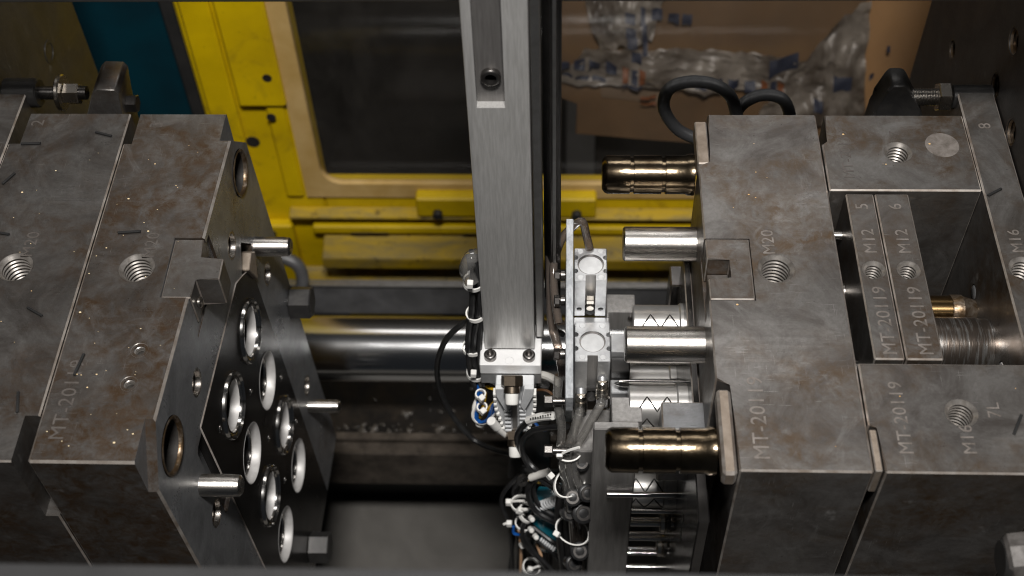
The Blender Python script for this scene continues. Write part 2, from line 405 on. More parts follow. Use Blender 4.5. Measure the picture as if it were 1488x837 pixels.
# ================================================================ setting
def structure(o):
    o['kind'] = 'structure'; return o
structure(obj('floor', box(-700, 700, -500, 1500, -760, -745, 0), 'chute'))

# ================================================================ machine frame around the molds
pl = thing('machine_platen', 'dark brown steel platen behind the mold half with round cavities', 'platen', (-470, 100, -740))
obj('plate', box(-580, -358, -300, 446, -740, 420, 3), 'platen_l', pl)
for i, p in enumerate([(-358.0, 379.9, -48.7), (-358.0, 375.7, -86.5)]):
    obj('bolt_hole', lathe((-358.2, p[1], p[2]), (1, 0, 0), [(0, 9), (.6, 9), (.6, 6.5), (-9, 6), (-9, .02)], 24, False, False), 'black_metal', pl)
pr_ = thing('machine_platen', 'black steel platen with tapped holes behind the ejector side mold half', 'platen', (430, 100, -740))
po = obj('plate', box(306.5, 540, -300, 451, -740, 420, 3), 'platen_r', pr_)
holes = [(284.9, 43.4, 8.5), (378.2, -45.4, 6.5), (288.3, 2.5, 8.5), (242.7, 5.3, 8.5), (350, -70, 6.5), (420, 30, 8.5)]
cut(po, [hole_cut(306.5, y, z, r, 30, (1, 0, 0)) for y, z, r in holes])
for y, z, r in holes:
    prof = [(-.15, r + 1.0), (.8, r)]
    t = .8
    while t < 22: prof += [(t + 1.2, r - 1.1), (t + 2.4, r)]; t += 2.4
    prof += [(24, .02)]
    obj('threaded_hole', lathe((306.5, y, z), (1, 0, 0), prof, 24, False, False), 'rusty_bore', pr_, smooth=20)

# tie bars
tb = thing('tie_bar', 'polished round tie bar running between the platens in front of the yellow door', 'tie bar', (0, 345, -378))
obj('bar', rod((-420, 345, -378), (420, 345, -378), 30.5, 64), 'tie', tb)
rl = thing('guide_beam', 'dull dark square steel beam behind the polished tie bar', 'beam', (0, 480, -505))
bt, bb0 = (-128.1, 476.0, -450.4)[2], (-132.3, 476.0, -498.6)[2]
obj('beam', box(-470, 470, 476, 486, bb0, bt - 1.2, 1.5), 'beam', rl)
obj('strip', box(-470, 470, 474.5, 481, bt - 1, bt + 2, .6), 'rail', rl)

# bottom of the die space
tr = thing('drip_tray', 'oily black drip tray scattered with wet debris below the tie bar', 'tray', (-60, 380, -520))
obj('pan', box(-330, 330, 326, 470, -512, -503, 1), 'oily', tr)
tb_ = bmesh.new()
bits = []
for i in range(110):
    x = random.uniform(-200, 20); y = random.uniform(327, 342) if i % 5 else random.uniform(340, 430)
    s = random.choice((.6, .8, 1.0, 1.4, 2.0, 3.2))
    b = bmesh.new(); bmesh.ops.create_icosphere(b, subdivisions=1, radius=s)
    a = random.uniform(0, 6)
    bits.append(xf(b, lambda c, x=x, y=y, a=a: (x + c.x * 2.2 * math.cos(a) - c.y * math.sin(a), y + c.x * 2.2 * math.sin(a) + c.y * math.cos(a), -502.5 + c.z * .7)))
o = obj('wet_debris', join(*bits), 'oil_blob', tr); o['kind'] = 'stuff'
bb = thing('cross_beam', 'grimy brown cross beam in front of the oily drip tray', 'beam', (-60, 300, -560))
obj('beam', box(-330, 330, 306, 324, -560, -500, 1.5), 'beam_brown', bb)
obj('lip', box(-330, 330, 318, 326, -499.8, -492, 1), 'beam_brown', bb)
ch = thing('parts_chute', 'plain grey parts chute under the gap between the molds', 'chute', (-60, 200, -745))
obj('bed', prism([(60, -690), (366, -690), (366, -694), (60, -694)], -330, 330, .5, 0, 'x'), 'chute', ch)
obj('back_lip', box(-330, 330, 366.5, 371, -694, -570, .5), 'black_paint', ch)
obj('support', box(-325, 325, 150, 170, -745, -694.5, .5), 'black_paint', ch)

fr = tag(obj('front_rail', box(-620, 620, -260, -140.5, 140, 170, 2, seg=2), 'front_rail'), 'plain grey rail along the front opening, below both mold halves', 'rail')
tbm = thing('overhead_bar', 'thin black bar crossing above both mold halves', 'bar', (-60, 222, 131))
obj('bar', join(box(-560, 284, 215, 229, 131, 146, 2), rod((284, 222, 138.5), (291, 222, 138.5), 7.5, 24, 2)), 'black_paint', tbm)

# ================================================================ teal panel and yellow door
tp = thing('machine_cover', 'flat teal painted machine cover beside the yellow door', 'cover', (-420, 600, -745))
obj('panel', box(-640, -330, 590, 600, -745, 400, 2), 'teal', tp)
obj('edge_trim', box(-345, -327, 578, 589.5, -745, 400, 2), 'black_paint', tp)

dr = thing('safety_door', 'yellow steel sliding door with a large grimy window', 'door', (0, 570, -745))
DY = 560
obj('stile', box(-325, -224, DY, DY + 30, -560, 330, 3), 'yellow', dr)
obj('stile_flange', box(-318, -290, DY - 7, DY - .2, -560, 330, 2), 'yellow', dr)
obj('stile_flange', box(-262, -244, DY - 5, DY - .2, -402, 330, 2), 'yellow', dr)
obj('stile_patch', box(-286, -240, DY - 9, DY - .2, -270, 330, 2.5), 'yellow', dr)
obj('stile', box(470, 560, DY, DY + 30, -560, 330, 3), 'yellow', dr)
obj('bottom_rail', box(-223.8, 469.8, DY, DY + 30, -660, -402, 2), 'yellow', dr)
# window seal with rounded inner corner
def seal_poly():
    pts = []
    xo0, xo1, zo0, zo1 = -241, 470, -404, 330
    xi0, xi1, zi0, zi1 = -222, 455, -384, 320
    r = 22
    inner = []
    for cx, cz, a0 in ((xi0 + r, zi0 + r, 180), (xi1 - r, zi0 + r, 270), (xi1 - r, zi1 - r, 0), (xi0 + r, zi1 - r, 90)):
        for k in range(7):
            a = math.radians(a0 + 15 * k); inner.append((cx + r * math.cos(a), cz + r * math.sin(a)))
    outer = [(xo0, zo0)] * 7 + [(xo1, zo0)] * 7 + [(xo1, zo1)] * 7 + [(xo0, zo1)] * 7
    b = bmesh.new(); n = len(inner)
    f = lambda p, y: b.verts.new((p[0], y, p[1]))
    iF = [f(p, DY - 3) for p in inner]; iB = [f(p, DY + 4) for p in inner]
    oc = [(xo0, zo0), (xo1, zo0), (xo1, zo1), (xo0, zo1)]
    oF = [f(p, DY - 3) for p in oc]; oB = [f(p, DY + 4) for p in oc]
    for i in range(n):
        j = (i + 1) % n
        b.faces.new((iF[i], iF[j], iB[j], iB[i]))
        if i // 7 == j // 7: b.faces.new((iF[i], oF[i // 7], iF[j]))
        else: b.faces.new((iF[i], oF[i // 7], oF[j // 7], iF[j]))
    for i in range(4): b.faces.new((oF[i], oB[i], oB[(i + 1) % 4], oF[(i + 1) % 4]))
    bmesh.ops.recalc_face_normals(b, faces=b.faces[:])
    return b
wn = obj('window_seal', seal_poly(), 'cream', dr)
obj('pane', box(-223, 456, DY + 1, DY + 3, -386, 322, 0), 'glass', dr)
# bottom rail ledges
obj('upper_ledge', prism([(DY - 14, -424), (DY - 14, -427), (DY - .2, -440), (DY - .2, -421)], -262, 468, 1, 0, 'x'), 'ledge', dr)
obj('angle_strip', box(-240, 468, DY - 12, DY - .2, -452, -441, 1.5), 'yellow', dr)
obj('ledge', prism([(DY - .2, -458), (DY - 34, -468), (DY - 34, -484), (DY - 30, -484), (DY - .2, -484)], -231, 468, 1.2, 0, 'x'), 'ledge', dr)
obj('catch_plate', box(-126, 60, DY - 16, DY - .2, -420, -392, 2), 'yellow', dr)
obj('kick_strip', prism([(DY - .2, -520), (DY - 24, -536), (DY - 24, -552), (DY - .2, -552)], -262, 468, 1.2, 0, 'x'), 'ledge', dr)
obj('stile_foot', box(-318, -262, DY - 12, DY - .2, -560, -440, 2), 'yellow', dr)
for (px, pz, r) in [(-252, -232, 4.5), (-257, -283, 4.5)]:
    obj('hole', rod((px, DY - 9.6, pz), (px, DY - 8.6, pz), r, 20), 'dark_hole', dr)
obj('slot', lathe((-284, DY - .4, -325), (0, -1, 0), [(0, 7), (.6, 7)], 24), 'dark_hole', dr)
for x, z in ((-285, -451), (-280, -476), (-104, -412), (-34, -412), (40, -412)):
    obj('bolt_head', rod((x, DY - 12.2 if x < -200 else DY - 16.2, z), (x, DY - 23 if x < -200 else DY - 23, z), 5.2, 16, .8), 'black_metal', dr)
obj('scorch_ring', lathe((-98, DY - 26, -546), (0, -1, 0), [(-2, 17), (0, 17), (0, 10), (-2, 10)], 24, False, False), 'dark_hole', dr)
obj('rail_mark', box(-200, -160, DY - 12.8, DY - 12.1, -452, -449.5, .2), 'dark_hole', dr)
obj('rail_mark', box(-80, -62, DY - 12.8, DY - 12.1, -453, -450, .2), 'dark_hole', dr)

# cable loops by the door foot
for pts, lab in (([(-257.2, 470.0, -395.5), (-239.1, 465.0, -403.3), (-236.2, 460.0, -424.6), (-246.8, 460.0, -447.4), (-256.0, 455.0, -464.2)], 'thick grey hose curving out beside the mold edge under the yellow door'),):
    tag(obj('grey_hose', tube(pts, 6.5, 12), 'beam'), lab, 'hose')

# ================================================================ behind the window
tag(obj('dark_cover', box(-420, 30, 900, 915, -745, 420, 3), 'dark_back'), 'dark machine cover seen through the dark half of the door window', 'cover')
def lean(z): return 610 + .6 * (z + 370)
def onlean(b, off=0.0):                                     # shapes drawn in x, z with y = 0 on the leaning board
    return xf(b, lambda c: (c.x, c.y + lean(c.z) + off, c.z))
cb = thing('cardboard_box', 'brown cardboard box leaning behind the door window', 'box', (230, 612, -745))
obj('front', onlean(prism([(q[0], q[2]) for q in ((15.6, 724.1, -179.9), (476.8, 723.1, -181.5), (511.8, 588.4, -406.0), (162.2, 607.5, -374.1), (112.2, 609.4, -371.1), (38.0, 612.3, -366.2), (40.5, 629.1, -338.2), (16.4, 632.7, -332.1))], 0, 5, .8, 0, 'y'), 0), 'cardboard', cb)
obj('tape_strip', onlean(prism([(q[0], q[2]) for q in ((62.7, 643.0, -315.0), (125.6, 644.5, -312.5), (126.6, 629.1, -338.1), (64.4, 632.8, -332.1))], -1.4, -.3, .2, 0, 'y'), 0), 'tape', cb)
obj('bare_panel', onlean(prism([(q[0], q[2]) for q in ((321.4, 723.4, -181.0), (424.3, 723.2, -181.3), (450.2, 610.9, -368.5), (331.3, 610.8, -368.7))], -2.6, -.4, .4, 0, 'y'), 0), 'cardboard_light', cb)
obj('box_foot', box(60, 460, 640, 660, -745, -395, 2), 'dark_back', cb)
from mathutils import noise as mn
def film_y(x, z, amp=9):
    return lean(z) - 12 + amp * mn.noise(Vector((x * .022, z * .027, 3.1))) + 5.5 * mn.noise(Vector((x * .11, z * .10, 1.7))) + 3.0 * abs(mn.noise(Vector((x * .2, z * .17, 5))))
def sheet(c, nx, nz):
    c0, c1, c2, c3 = [Vector((q[0], q[2])) for q in c]
    b = bmesh.new(); g = []
    for j in range(nz + 1):
        row = []
        for i in range(nx + 1):
            u, v = i / nx, j / nz
            p = (c0 * (1 - u) + c1 * u) * (1 - v) + (c3 * (1 - u) + c2 * u) * v
            x = p.x + 5 * mn.noise(Vector((v * 5, 0, c0.x))); z = p.y + 6 * mn.noise(Vector((u * 6, 1, c0.y)))
            row.append(b.verts.new((x, film_y(x, z), z)))
        g.append(row)
    for j in range(nz):
        for i in range(nx): b.faces.new((g[j][i], g[j][i + 1], g[j + 1][i + 1], g[j + 1][i]))
    bmesh.ops.solidify(b, geom=b.faces[:], thickness=.6)
    return b
fl = thing('plastic_film', 'crumpled cloudy plastic film with dark blue printing behind the door window', 'film', (150, 600, -400))
for q in (((60.7, 661.1, -284.9), (112.5, 665.3, -277.8), (137.3, 703.6, -214.0), (38.9, 703.7, -213.8)), ((16.3, 643.0, -315.0), (302.3, 638.4, -322.7), (254.4, 659.6, -287.3), (46.8, 661.8, -283.7)), ((217.5, 619.9, -353.4), (330.8, 621.9, -350.1), (325.9, 689.6, -237.3), (255.3, 652.8, -298.7))):
    obj('sheet', sheet(q, 36, 30), 'film', fl)
def mark(p, w_, h_, mat, sl=.1):
    x, z = p[0], p[2]
    b = bmesh.new(); n = 4
    g = [[b.verts.new((x + w_ * i / n, film_y(x + w_ * i / n, z + h_ * j / n - sl * w_ * i / n) - 1.4, z + h_ * j / n - sl * w_ * i / n)) for i in range(n + 1)] for j in range(n + 1)]
    for j in range(n):
        for i in range(n): b.faces.new((g[j][i], g[j][i + 1], g[j + 1][i + 1], g[j + 1][i]))
    obj('printed_mark', b, mat, fl)
for p in ((86.4, 675.2, -261.3), (87.4, 668.2, -273.0), (89.1, 663.2, -281.3), (93.6, 656.0, -293.3)): mark(p, 10, 9, 'print_blue')
for p in ((101.6, 673.8, -263.6), (103.4, 666.0, -276.6), (104.5, 659.6, -287.3)): mark(p, 5, 15, 'print_blue')
for p in ((20.4, 651.7, -300.5), (35.8, 651.7, -300.5), (51.2, 650.6, -302.3), (68.1, 648.8, -305.3)): mark(p, 11, 9, 'print_blue')
for p in ((20.5, 647.4, -307.7), (37.3, 645.9, -310.1), (54.2, 644.8, -311.9)): mark(p, 14, 3, 'print_blue')
for p in ((158.5, 643.1, -314.9), (174.6, 642.3, -316.1), (191.4, 641.6, -317.3), (208.4, 639.4, -320.9)): mark(p, 11, 9, 'print_blue', .05)
for p, m in (((85.0, 645.2, -311.3), 'print_orange'), ((94.1, 644.5, -312.5), 'print_blue'), ((101.8, 644.9, -311.9), 'print_orange'), ((225.2, 638.0, -323.4), 'print_orange'), ((234.4, 637.3, -324.6), 'print_blue'), ((242.0, 637.3, -324.6), 'print_orange')): mark(p, 6, 13, m)
mark((85.1, 643.0, -315.0), 20, 2.5, 'print_blue')
mark((231.8, 646.7, -308.8), 28, 16, 'print_blue', -.35); mark((297.3, 639.5, -320.9), 18, 13, 'print_blue', -.1); mark((279.4, 629.2, -337.9), 9, 10, 'print_blue'); mark((112.5, 676.6, -259.0), 11, 9, 'print_blue'); mark((129.1, 675.2, -261.3), 11, 9, 'print_blue'); mark((142.9, 674.5, -262.5), 10, 9, 'print_blue')
for p in ((103.7, 635.7, -327.1), (103.9, 632.4, -332.6)): mark(p, 16, 3, 'print_orange')
for p, w_ in (((333.9, 643.8, -313.6), 4), ((338.6, 632.9, -331.8), 10), ((346.7, 661.0, -285.0), 3)): mark(p, w_, 6, 'print_blue', -.4)

# ================================================================ mold half with cavities
def fx(y, z): return -195.5 + 0.0286 * y - 0.03 * z      # its parting face
def onface(b):                                             # shapes drawn with x = 0 on the parting face
    return xf(b, lambda c: (c.x + fx(c.y, c.z), c.y, c.z))
ml = thing('mold_half', 'stained steel mold half with round cavities in its dark face', 'mold half', (-262, 132, -400))
BOT = -400
c1 = obj('clamp_plate', box(-357.5, -334, -21, 286, BOT, 0, .9, 1), ['steel_b', 'edge'], ml)
p2 = obj('backing_plate', box(-333.4, -258.9, 0, 264.5, BOT, 0, .9, 1), ['steel_b', 'edge'], ml)
cut(p2, [box(-267, -250, -10, 29, -60, 10, 0), box(-340, -325.5, 236, 280, -60, 10, 0), hole_cut(-301, 133.4, 0, 10.7, 38), rod((-322, -2, -40), (-322, 12, -40), 4)])
threaded(p2, -301, 133.4, 0, 9.9, 3.0, 37)
for a in (('2', -318.4, 255, 12), ('M20', -296, 151, 11), ('MT-20119', -294, 40, 12)):
    stamp(p2, a[0], a[1], a[2], 0, a[3], mat='stamp_faint')
b3 = box(-258.3, -60, 0, 264.5, BOT, 0, 1.3, 1)
xf(b3, lambda c: (c.x if c.x < -150 else c.x + 60 + fx(c.y, c.z), c.y, c.z))
p3 = obj('cavity_plate', b3, ['steel_a', 'edge', 'face_steel'], ml)
gh = [(238, -29, 16.2), (30.5, -32.5, 17.6)]                  # guide bush holes
sock = [(189.7, -46.2, 9.5, 10), (230, -125, 9, 9), (235.4, -276, 9, 8), (194, -347, 9, 8), (41, -130, 9.5, 10), (82, -45, 9, 18)]
cuts = [prism([(28, 6), (28, .2), (-.2, -31), (-6, -31), (-6, 6)], -200.5, -150, 0, 0, 'x'), prism([(239, 6), (239, .2), (265, -28), (272, -28), (272, 6)], -195.6, -150, 0, 0, 'x'), box(-270, -252.3, 236, 280, -50, 10, 0),
        box(-209.2, -150, 111.3, 157, -26, 10, 0), box(-192, -150, 104, 164, -30, -5, 0),
        hole_cut(-227.3, 133.4, 0, 10.7, 38), hole_cut(-213, 73.3, 0, 3.2, 14), hole_cut(-214, 50.4, 0, 3.2, 14)]
for y, z, r in gh: cuts.append(onface(rod((-55, y, z), (20, y, z), r, 40)))
for y, z, r, d in sock: cuts.append(onface(rod((-d, y, z), (20, y, z), r, 32)))
cuts.append(onface(box(-6, 30, 50, 84, -150, -72, 3)))      # pry recess beside the insert
cuts.append(onface(prism([(204, -60), (220, -80), (204, -104), (190, -76)], -8, 30, 1, 0, 'x')))
cut(p3, cuts)
for f in p3.data.polygons:
    if f.normal.x > .95 and f.center.x > .045 and f.material_index == 0: f.material_index = 2
threaded(p3, -227.3, 133.4, 0, 9.9, 3.0, 37)
for y in (73.3, 50.4):
    obj('threaded_hole', lathe((-213 - (y < 60), y, 0), (0, 0, -1), [(-.1, 5), (.9, 3.6), (1.4, 2.8), (2.2, 3.2), (3, 2.7), (3.8, 3.2), (4.6, 2.7), (5.4, 3.2), (13, 2.6), (13, .02)], 24, False, False), 'thread', p3, smooth=20)
for a in (('3', -239.4, 253.5, 12), ('M20', -222, 151, 11), ('MT-20119', -246, 40, 12)):
    stamp(p3, a[0], a[1], a[2], 0, a[3], mat='stamp_faint')
for y, z, r in gh:
    g = obj('guide_bush', onface(lathe((.6, y, z), (-1, 0, 0), [(0, r - .2), (-.3, r - .5), (-.3, r - 1.6), (.8, r - 2.4), (2.2, r - 2.5)], 40, False, False)), 'rusty_bore', p3)
    obj('bore', onface(lathe((.6, y, z), (-1, 0, 0), [(2.2, r - 2.5), (54, r - 2.6), (54, .02)], 40, False, False)), 'dark_hole', g)  # near-black colour stands in for the shade inside the bore
for y, z, r, d in sock:
    s_ = obj('recessed_bolt', onface(lathe((-d + .2, y, z), (1, 0, 0), [(0, r - 1.2), (d - 5, r - 1.2), (d - 4.2, r - 2), (d - 4.2, r * .45), (d - 8, r * .45), (d - 8, .02)], 24, True, False)), 'nickel', p3)
    obj('washer', onface(lathe((-.3, y, z), (1, 0, 0), [(-3, r - .2), (.2, r - .1), (.2, r - 1.4), (-3, r - 1.4)], 32, False, False)), 'pin', s_)
# interlock block on the parting line
lb = obj('lock_block', prism([(-208.8, 111.7), (-191.2, 111.7), (-191.2, 126), (-176.8, 126), (-176.8, 141.8), (-191.2, 141.8), (-191.2, 156.6), (-208.8, 156.6)], -25, -.9, .7, 1), ['steel_e', 'edge'], ml)
for y in (118.5, 149.5):
    obj('set_screw', rod((-191, y, -14), (-188.5, y, -14), 3.5, 16, .6), 'nickel', lb)
# dark polished insert
ins = obj('cavity_insert', onface(prism([(64, -67), (64, -398), (207, -398), (207, -96), (203, -86), (190, -77), (176, -67.5)], -9, .7, .8, 1, 'x')), ['black_steel', 'edge'], ml)
cav = []
for i in range(4):
    for j, y in enumerate((170, 110)):
        cav.append((y, -113 - 59.5 * i, (i % 2 == 0)))
cut(ins, [onface(rod((-30, y, z), (20, y, z), 22.8 if ring else 21.5, 48)) for y, z, ring in cav])
for y, z, ring in cav:
    cut(p3, [onface(rod((-46, y, z), (30, y, z), 22.8 if ring else 21.5, 48))]) if False else None
cut(p3, [onface(rod((-46, y, z), (30, y, z), 22.75 if ring else 21.45, 48)) for y, z, ring in cav])
for y, z, ring in cav:
    if ring:
        c_ = obj('cavity_ring', onface(lathe((0, y, z), (1, 0, 0), [(-20, 22.6), (2.2, 22.6), (3.2, 21.9), (3.2, 21.0), (.9, 19.9), (.9, 19.1), (2.3, 18.7), (2.3, 17.8), (.4, 17.0), (-20, 16.9)], 56, False, False)), 'chrome', ins)
        obj('bore', onface(lathe((0, y, z), (1, 0, 0), [(.4, 16.8), (-5.8, 16.1)], 48, False, False)), 'satin', c_)
        obj('inner_bore', onface(lathe((0, y, z), (1, 0, 0), [(-5.8, 16.1), (-5.8, 15), (-30, 14.2), (-30, .02)], 48, False, False)), 'black_steel', c_)  # dark steel paints the shading deep in the cavity
    else:
        c_ = obj('cavity', onface(lathe((0, y, z), (1, 0, 0), [(.98, 21.4), (.98, 20.9), (-.2, 20.2), (-4.9, 19.4)], 48, False, False)), 'satin', ins)
        obj('inner_step', onface(lathe((0, y, z), (1, 0, 0), [(-4.9, 19.4), (-4.9, 18.0), (-5.6, 18.0), (-5.6, 16.4), (-6.4, 16)], 48, False, False)), 'chrome', c_)
        obj('inner_bore', onface(lathe((0, y, z), (1, 0, 0), [(-6.4, 16), (-30, 15.4), (-30, .02)], 48, False, False)), 'black_steel', c_)  # dark colour paints the shaded depth here too
for y, z in ((140, -142), (140, -202), (140, -262), (84, -100), (192, -202), (192, -262)):
    obj('vent_plug', onface(lathe((.75, y, z), (1, 0, 0), [(0, 2.6), (.5, 2.4), (.5, 1.2), (-2, 1), (-2, .02)], 16, False, False)), 'chrome', ins)
# alignment pins on the face
for y, z, r, L in ((225, -89, 6.8, 25), (226, -292, 5.2, 26), (39.5, -92.7, 6.9, 25)):
    p = Vector((fx(y, z), y, z))
    obj('alignment_pin', lathe(p - Vector((3, 0, 0)), (1, 0, 0), [(0, r), (L - 2, r), (L - 1.5, r - .25), (L + 1.5, r - .4), (L + 3, r - 2.0), (L + 3, r * .42), (L + 1.8, .02)], 36, True, False), 'pin', ml)
obj('wedge', onface(prism([(214, -81), (204, -99), (195, -78), (207, -74)], -7, 3.5, .6, 0, 'x')), 'tan', ml)
obj('lifter', onface(prism([(74, -80), (89, -78), (89, -106), (74, -102)], -5, .6, .8, 0, 'x')), 'tan', ml)
# stop blocks at the far edge
for (y, z) in ((254, -190), (140, -372)):
    x = fx(y, z)
    sb = obj('stop_block', xf(hexa((x, y, z), (x + 17, y, z), 13, .3, 1.0), lambda c: (c.x, c.y, c.z)), 'black_metal', ml)
    obj('shank', rod((x - 6, y, z), (x - .1, y, z), 9, 20), 'chrome', sb)

# ================================================================ ejector side mold half
mr = thing('mold_half', 'steel mold half with long guide pins and twin ejector bars', 'mold half', (200, 132, -400))
p4 = obj('core_plate', prism([(118.7, 264.5), (188, 264.5), (188, 0), (118.6, 0), (118.6, 54.5), (110, 57.5), (110, 219.5), (118.7, 221)], BOT, 0, 1.0, 1), ['steel_c', 'edge'], mr)
cut(p4, [hole_cut(150.6, 136, 0, 10.7, 38), box(105, 136.9, 112.0, 158.6, -22, 10, 0)])
threaded(p4, 150.6, 136, 0, 9.9, 3.0, 37)
for a in (('4', 127, 251, 11, 'stamp_faint'), ('M20', 148, 156, 10.5, 'stamp'), ('MT-20119', 131.5, 33, 12, 'stamp')):
    stamp(p4, a[0], a[1], a[2], 0, a[3], mat=a[4])
obj('corner_block', box(110.2, 117.8, 222, 259.5, -14, -1.6, .8, 1), ['tan', 'edge'], mr)
obj('corner_block', box(110.2, 117.9, -1, 52.5, -14, -1.6, 1.6, 1), ['tan', 'edge'], mr)
lb = obj('lock_block', prism([(110.6, 112.5), (136.4, 112.5), (136.4, 158.1), (110.6, 158.1), (110.6, 142.4), (124.6, 142.4), (124.6, 127.8), (110.6, 127.8)], -21.5, .5, .7, 1), ['steel_e', 'edge'], mr)
obj('slot_floor', box(112, 124.4, 128, 142.2, -21.4, -14, .2), 'steel_d', lb)
# spacer blocks
s1 = obj('spacer_block', prism([(189, 198.2), (281.4, 198.2), (281.4, 264), (193.4, 264), (193.4, 239), (189, 238)], BOT, 0, .9, 1), ['steel_d', 'edge'], mr)
cut(s1, [hole_cut(235.6, 230.7, 0, 8.8, 34)])
threaded(s1, 235.6, 230.7, 0, 8.0, 2.7, 33)
for a in (('MT-20119', 203, 229, 9.5), ('7', 236, 247, 9)):
    stamp(s1, a[0], a[1], a[2], 0, a[3], mat='stamp_faint')
obj('ground_spot', lathe((264, 237, -.3), (0, 0, 1), [(0, 10.5), (.34, 10.5)], 36), 'stamp', s1)
s2 = obj('spacer_block', prism([(189, 69.2), (281.4, 69.2), (281.4, 0), (194, 0), (194, 28), (189, 29)], BOT, 0, .9, 1), ['steel_c', 'edge'], mr)
cut(s2, [hole_cut(239.4, 37.2, 0, 8.8, 34)])
threaded(s2, 239.4, 37.2, 0, 8.0, 2.7, 33)
for a in (('MT-20119', 207, 34, 10.5), ('M16', 240, 20.5, 10), ('7L', 257, 39, 10)):
    stamp(s2, a[0], a[1], a[2], 0, a[3], mat='stamp')
obj('pry_wedge', box(189.3, 193.4, 2, 27.5, -24, -2, .6, 1), ['tan', 'edge'], s2)
# ejector bars
for i, (x0, x1, t, n) in enumerate(((198.4, 215.2, 207.2, '5'), (216.0, 236.4, 227.2, '6'))):
    e = obj('ejector_bar', box(x0, x1, 72, 195.6, -330, -.2, .8, 1), ['steel_e', 'edge'], mr)
    cut(e, [hole_cut(t, 135.6, -.2, 6.8, 30)])
    threaded(e, t, 135.6, -.2, 6.0, 2.4, 29)
    stamp(e, n, t, 185, -.2, 11); stamp(e, 'M12', t + .5, 157.5, -.2, 10.5); stamp(e, 'MT-20119', t + .8, 99, -.2, 11)
    obj('plate_body', box(x0 + .4, x1 - .4, 72.4, 195.2, -398, -330.2, .2), 'steel_e', e)
# pocket parts
obj('return_pin', rod((188, 150, -40), (198.3, 150, -40), 5.5, 24), 'pin', mr)
obj('return_pin', rod((188, 88, -36), (198.3, 88, -36), 6.5, 24), 'pin', mr)
obj('return_pin', rod((188, 182, -24), (198.3, 182, -24), 3.2, 20), 'pin', mr)
g = obj('guide_rod', lathe((236.5, 150, -58), (1, 0, 0), [(0, 9.6), (30, 9.6)], 40), 'bronze', mr)
obj('collar', lathe((266.6, 150, -58), (1, 0, 0), [(0, 9.8), (.6, 10.2), (7, 10.2), (7.8, 9.4), (15.4, 7)], 40), 'rusty_bore', g)
obj('support_pillar', lathe((236.5, 119, -54), (1, 0, 0), [(0, 18.5), (38, 18.5), (39.5, 17.8), (45.4, 17.6)], 56), 'pillar', mr)
p8 = obj('clamp_plate', box(282, 305.6, -21, 286, BOT, 0, 1.0, 1), ['steel_d', 'edge'], mr)
cut(p8, [hole_cut(293.8, 137.2, 0, 8.8, 34), rod((276, 160, -52), (284, 160, -52), 5.2, 24), rod((276, 92, -40), (284, 92, -40), 6, 24)])
threaded(p8, 293.8, 137.2, 0, 8.0, 2.7, 33)
for a in (('8', 294, 254, 11), ('M16', 293.5, 158, 10)):
    stamp(p8, a[0], a[1], a[2], 0, a[3])
for y, z, r in ((160, -52, 4.6), (92, -40, 5.4)):
    obj('plug', lathe((282.6, y, z), (-1, 0, 0), [(-2, r), (.4, r), (.9, r - .8)], 24), 'face_steel', p8)
# face insert and cores (parting side)
ci = obj('core_insert', box(105, 109.8, 60, 205, -396, -70, .8, 1), ['black_steel', 'edge'], mr)
cut(p4, [])
def guide_pin(y, z, x_tip):
    prof = [(0, 9.5), (1.5, 11.6), (3.5, 12.6), (18, 12.7), (18.3, 11.5), (20.3, 11.5), (20.6, 12.7), (38.4, 12.7), (38.7, 11.5), (40.7, 11.5), (41.0, 12.7), (110 - x_tip - 5, 12.7), (110 - x_tip - 3.5, 13.6), (110.5 - x_tip, 13.6)]
    return obj('guide_pin', lathe((x_tip, y, z), (1, 0, 0), prof, 56), 'pin_brown', mr)
guide_pin(236, -27, 51); guide_pin(28, -27, 50)
for y, z, x0 in ((188, -40, 64), (107, -37, 63)):
    obj('core_pin', lathe((x0, y, z), (1, 0, 0), [(0, 9.8), (1.2, 11.0), (110.5 - x0, 11.0)], 48), 'pin', mr)
def zigzag(x0, x1, y, z, r, amp, n, a0):
    pts = []
    for i in range(n * 6 + 1):
        f = i / 6; k_ = int(f); f -= k_
        s0 = -1 if k_ % 2 == 0 else 1
        a = a0 + amp * (s0 * (1 - f) - s0 * f)
        pts.append((x0 + (x1 - x0) * i / (n * 6), y - r * math.cos(a), z + r * math.sin(a)))
    return pts
for k, (y, z, x0) in enumerate(((166, -98, 72), (106, -104, 68), (106, -206, 66), (166, -165, 70), (166, -232, 70))):
    c_ = obj('core', lathe((x0, y, z), (1, 0, 0), [(0, 13.2), (.8, 14), (30, 14), (31, 15.2), (105.5 - x0, 15.2)], 48), 'core_steel', ci)
    for a0 in ((math.radians(66), math.radians(8)) if k < 3 else ()):
        obj('zigzag_groove', tube(zigzag(x0 + 5, x0 + 30, y, z, 14.0, .34, 4, a0), .5, 6, raw=True), 'dark_hole', c_)
for y, z, r, x0 in ((139, -92, 2.2, 66), (128, -110, 2.6, 60), (128, -126, 2.2, 56), (134, -150, 2.2, 56)):
    obj('ejector_pin', lathe((x0, y, z), (1, 0, 0), [(0, .6), (5, r), (110 - x0, r)], 20), 'chrome', ci)
for i in range(7):
    z = -236 - 11.5 * i; y = 98 + (5 if i % 2 else -4)
    obj('ejector_pin', rod((50, y, z), (106, y, z), 1.7 if i % 3 else 2.3, 20, .4), 'chrome', ci)
for z in (-238, -275):
    obj('pin_collar', lathe((96, 97, z), (1, 0, 0), [(0, 7), (.6, 8), (3, 8.6), (3.6, 7.4), (5, 8.6), (7, 8.2), (7.6, 7)], 32), 'nickel', ci)
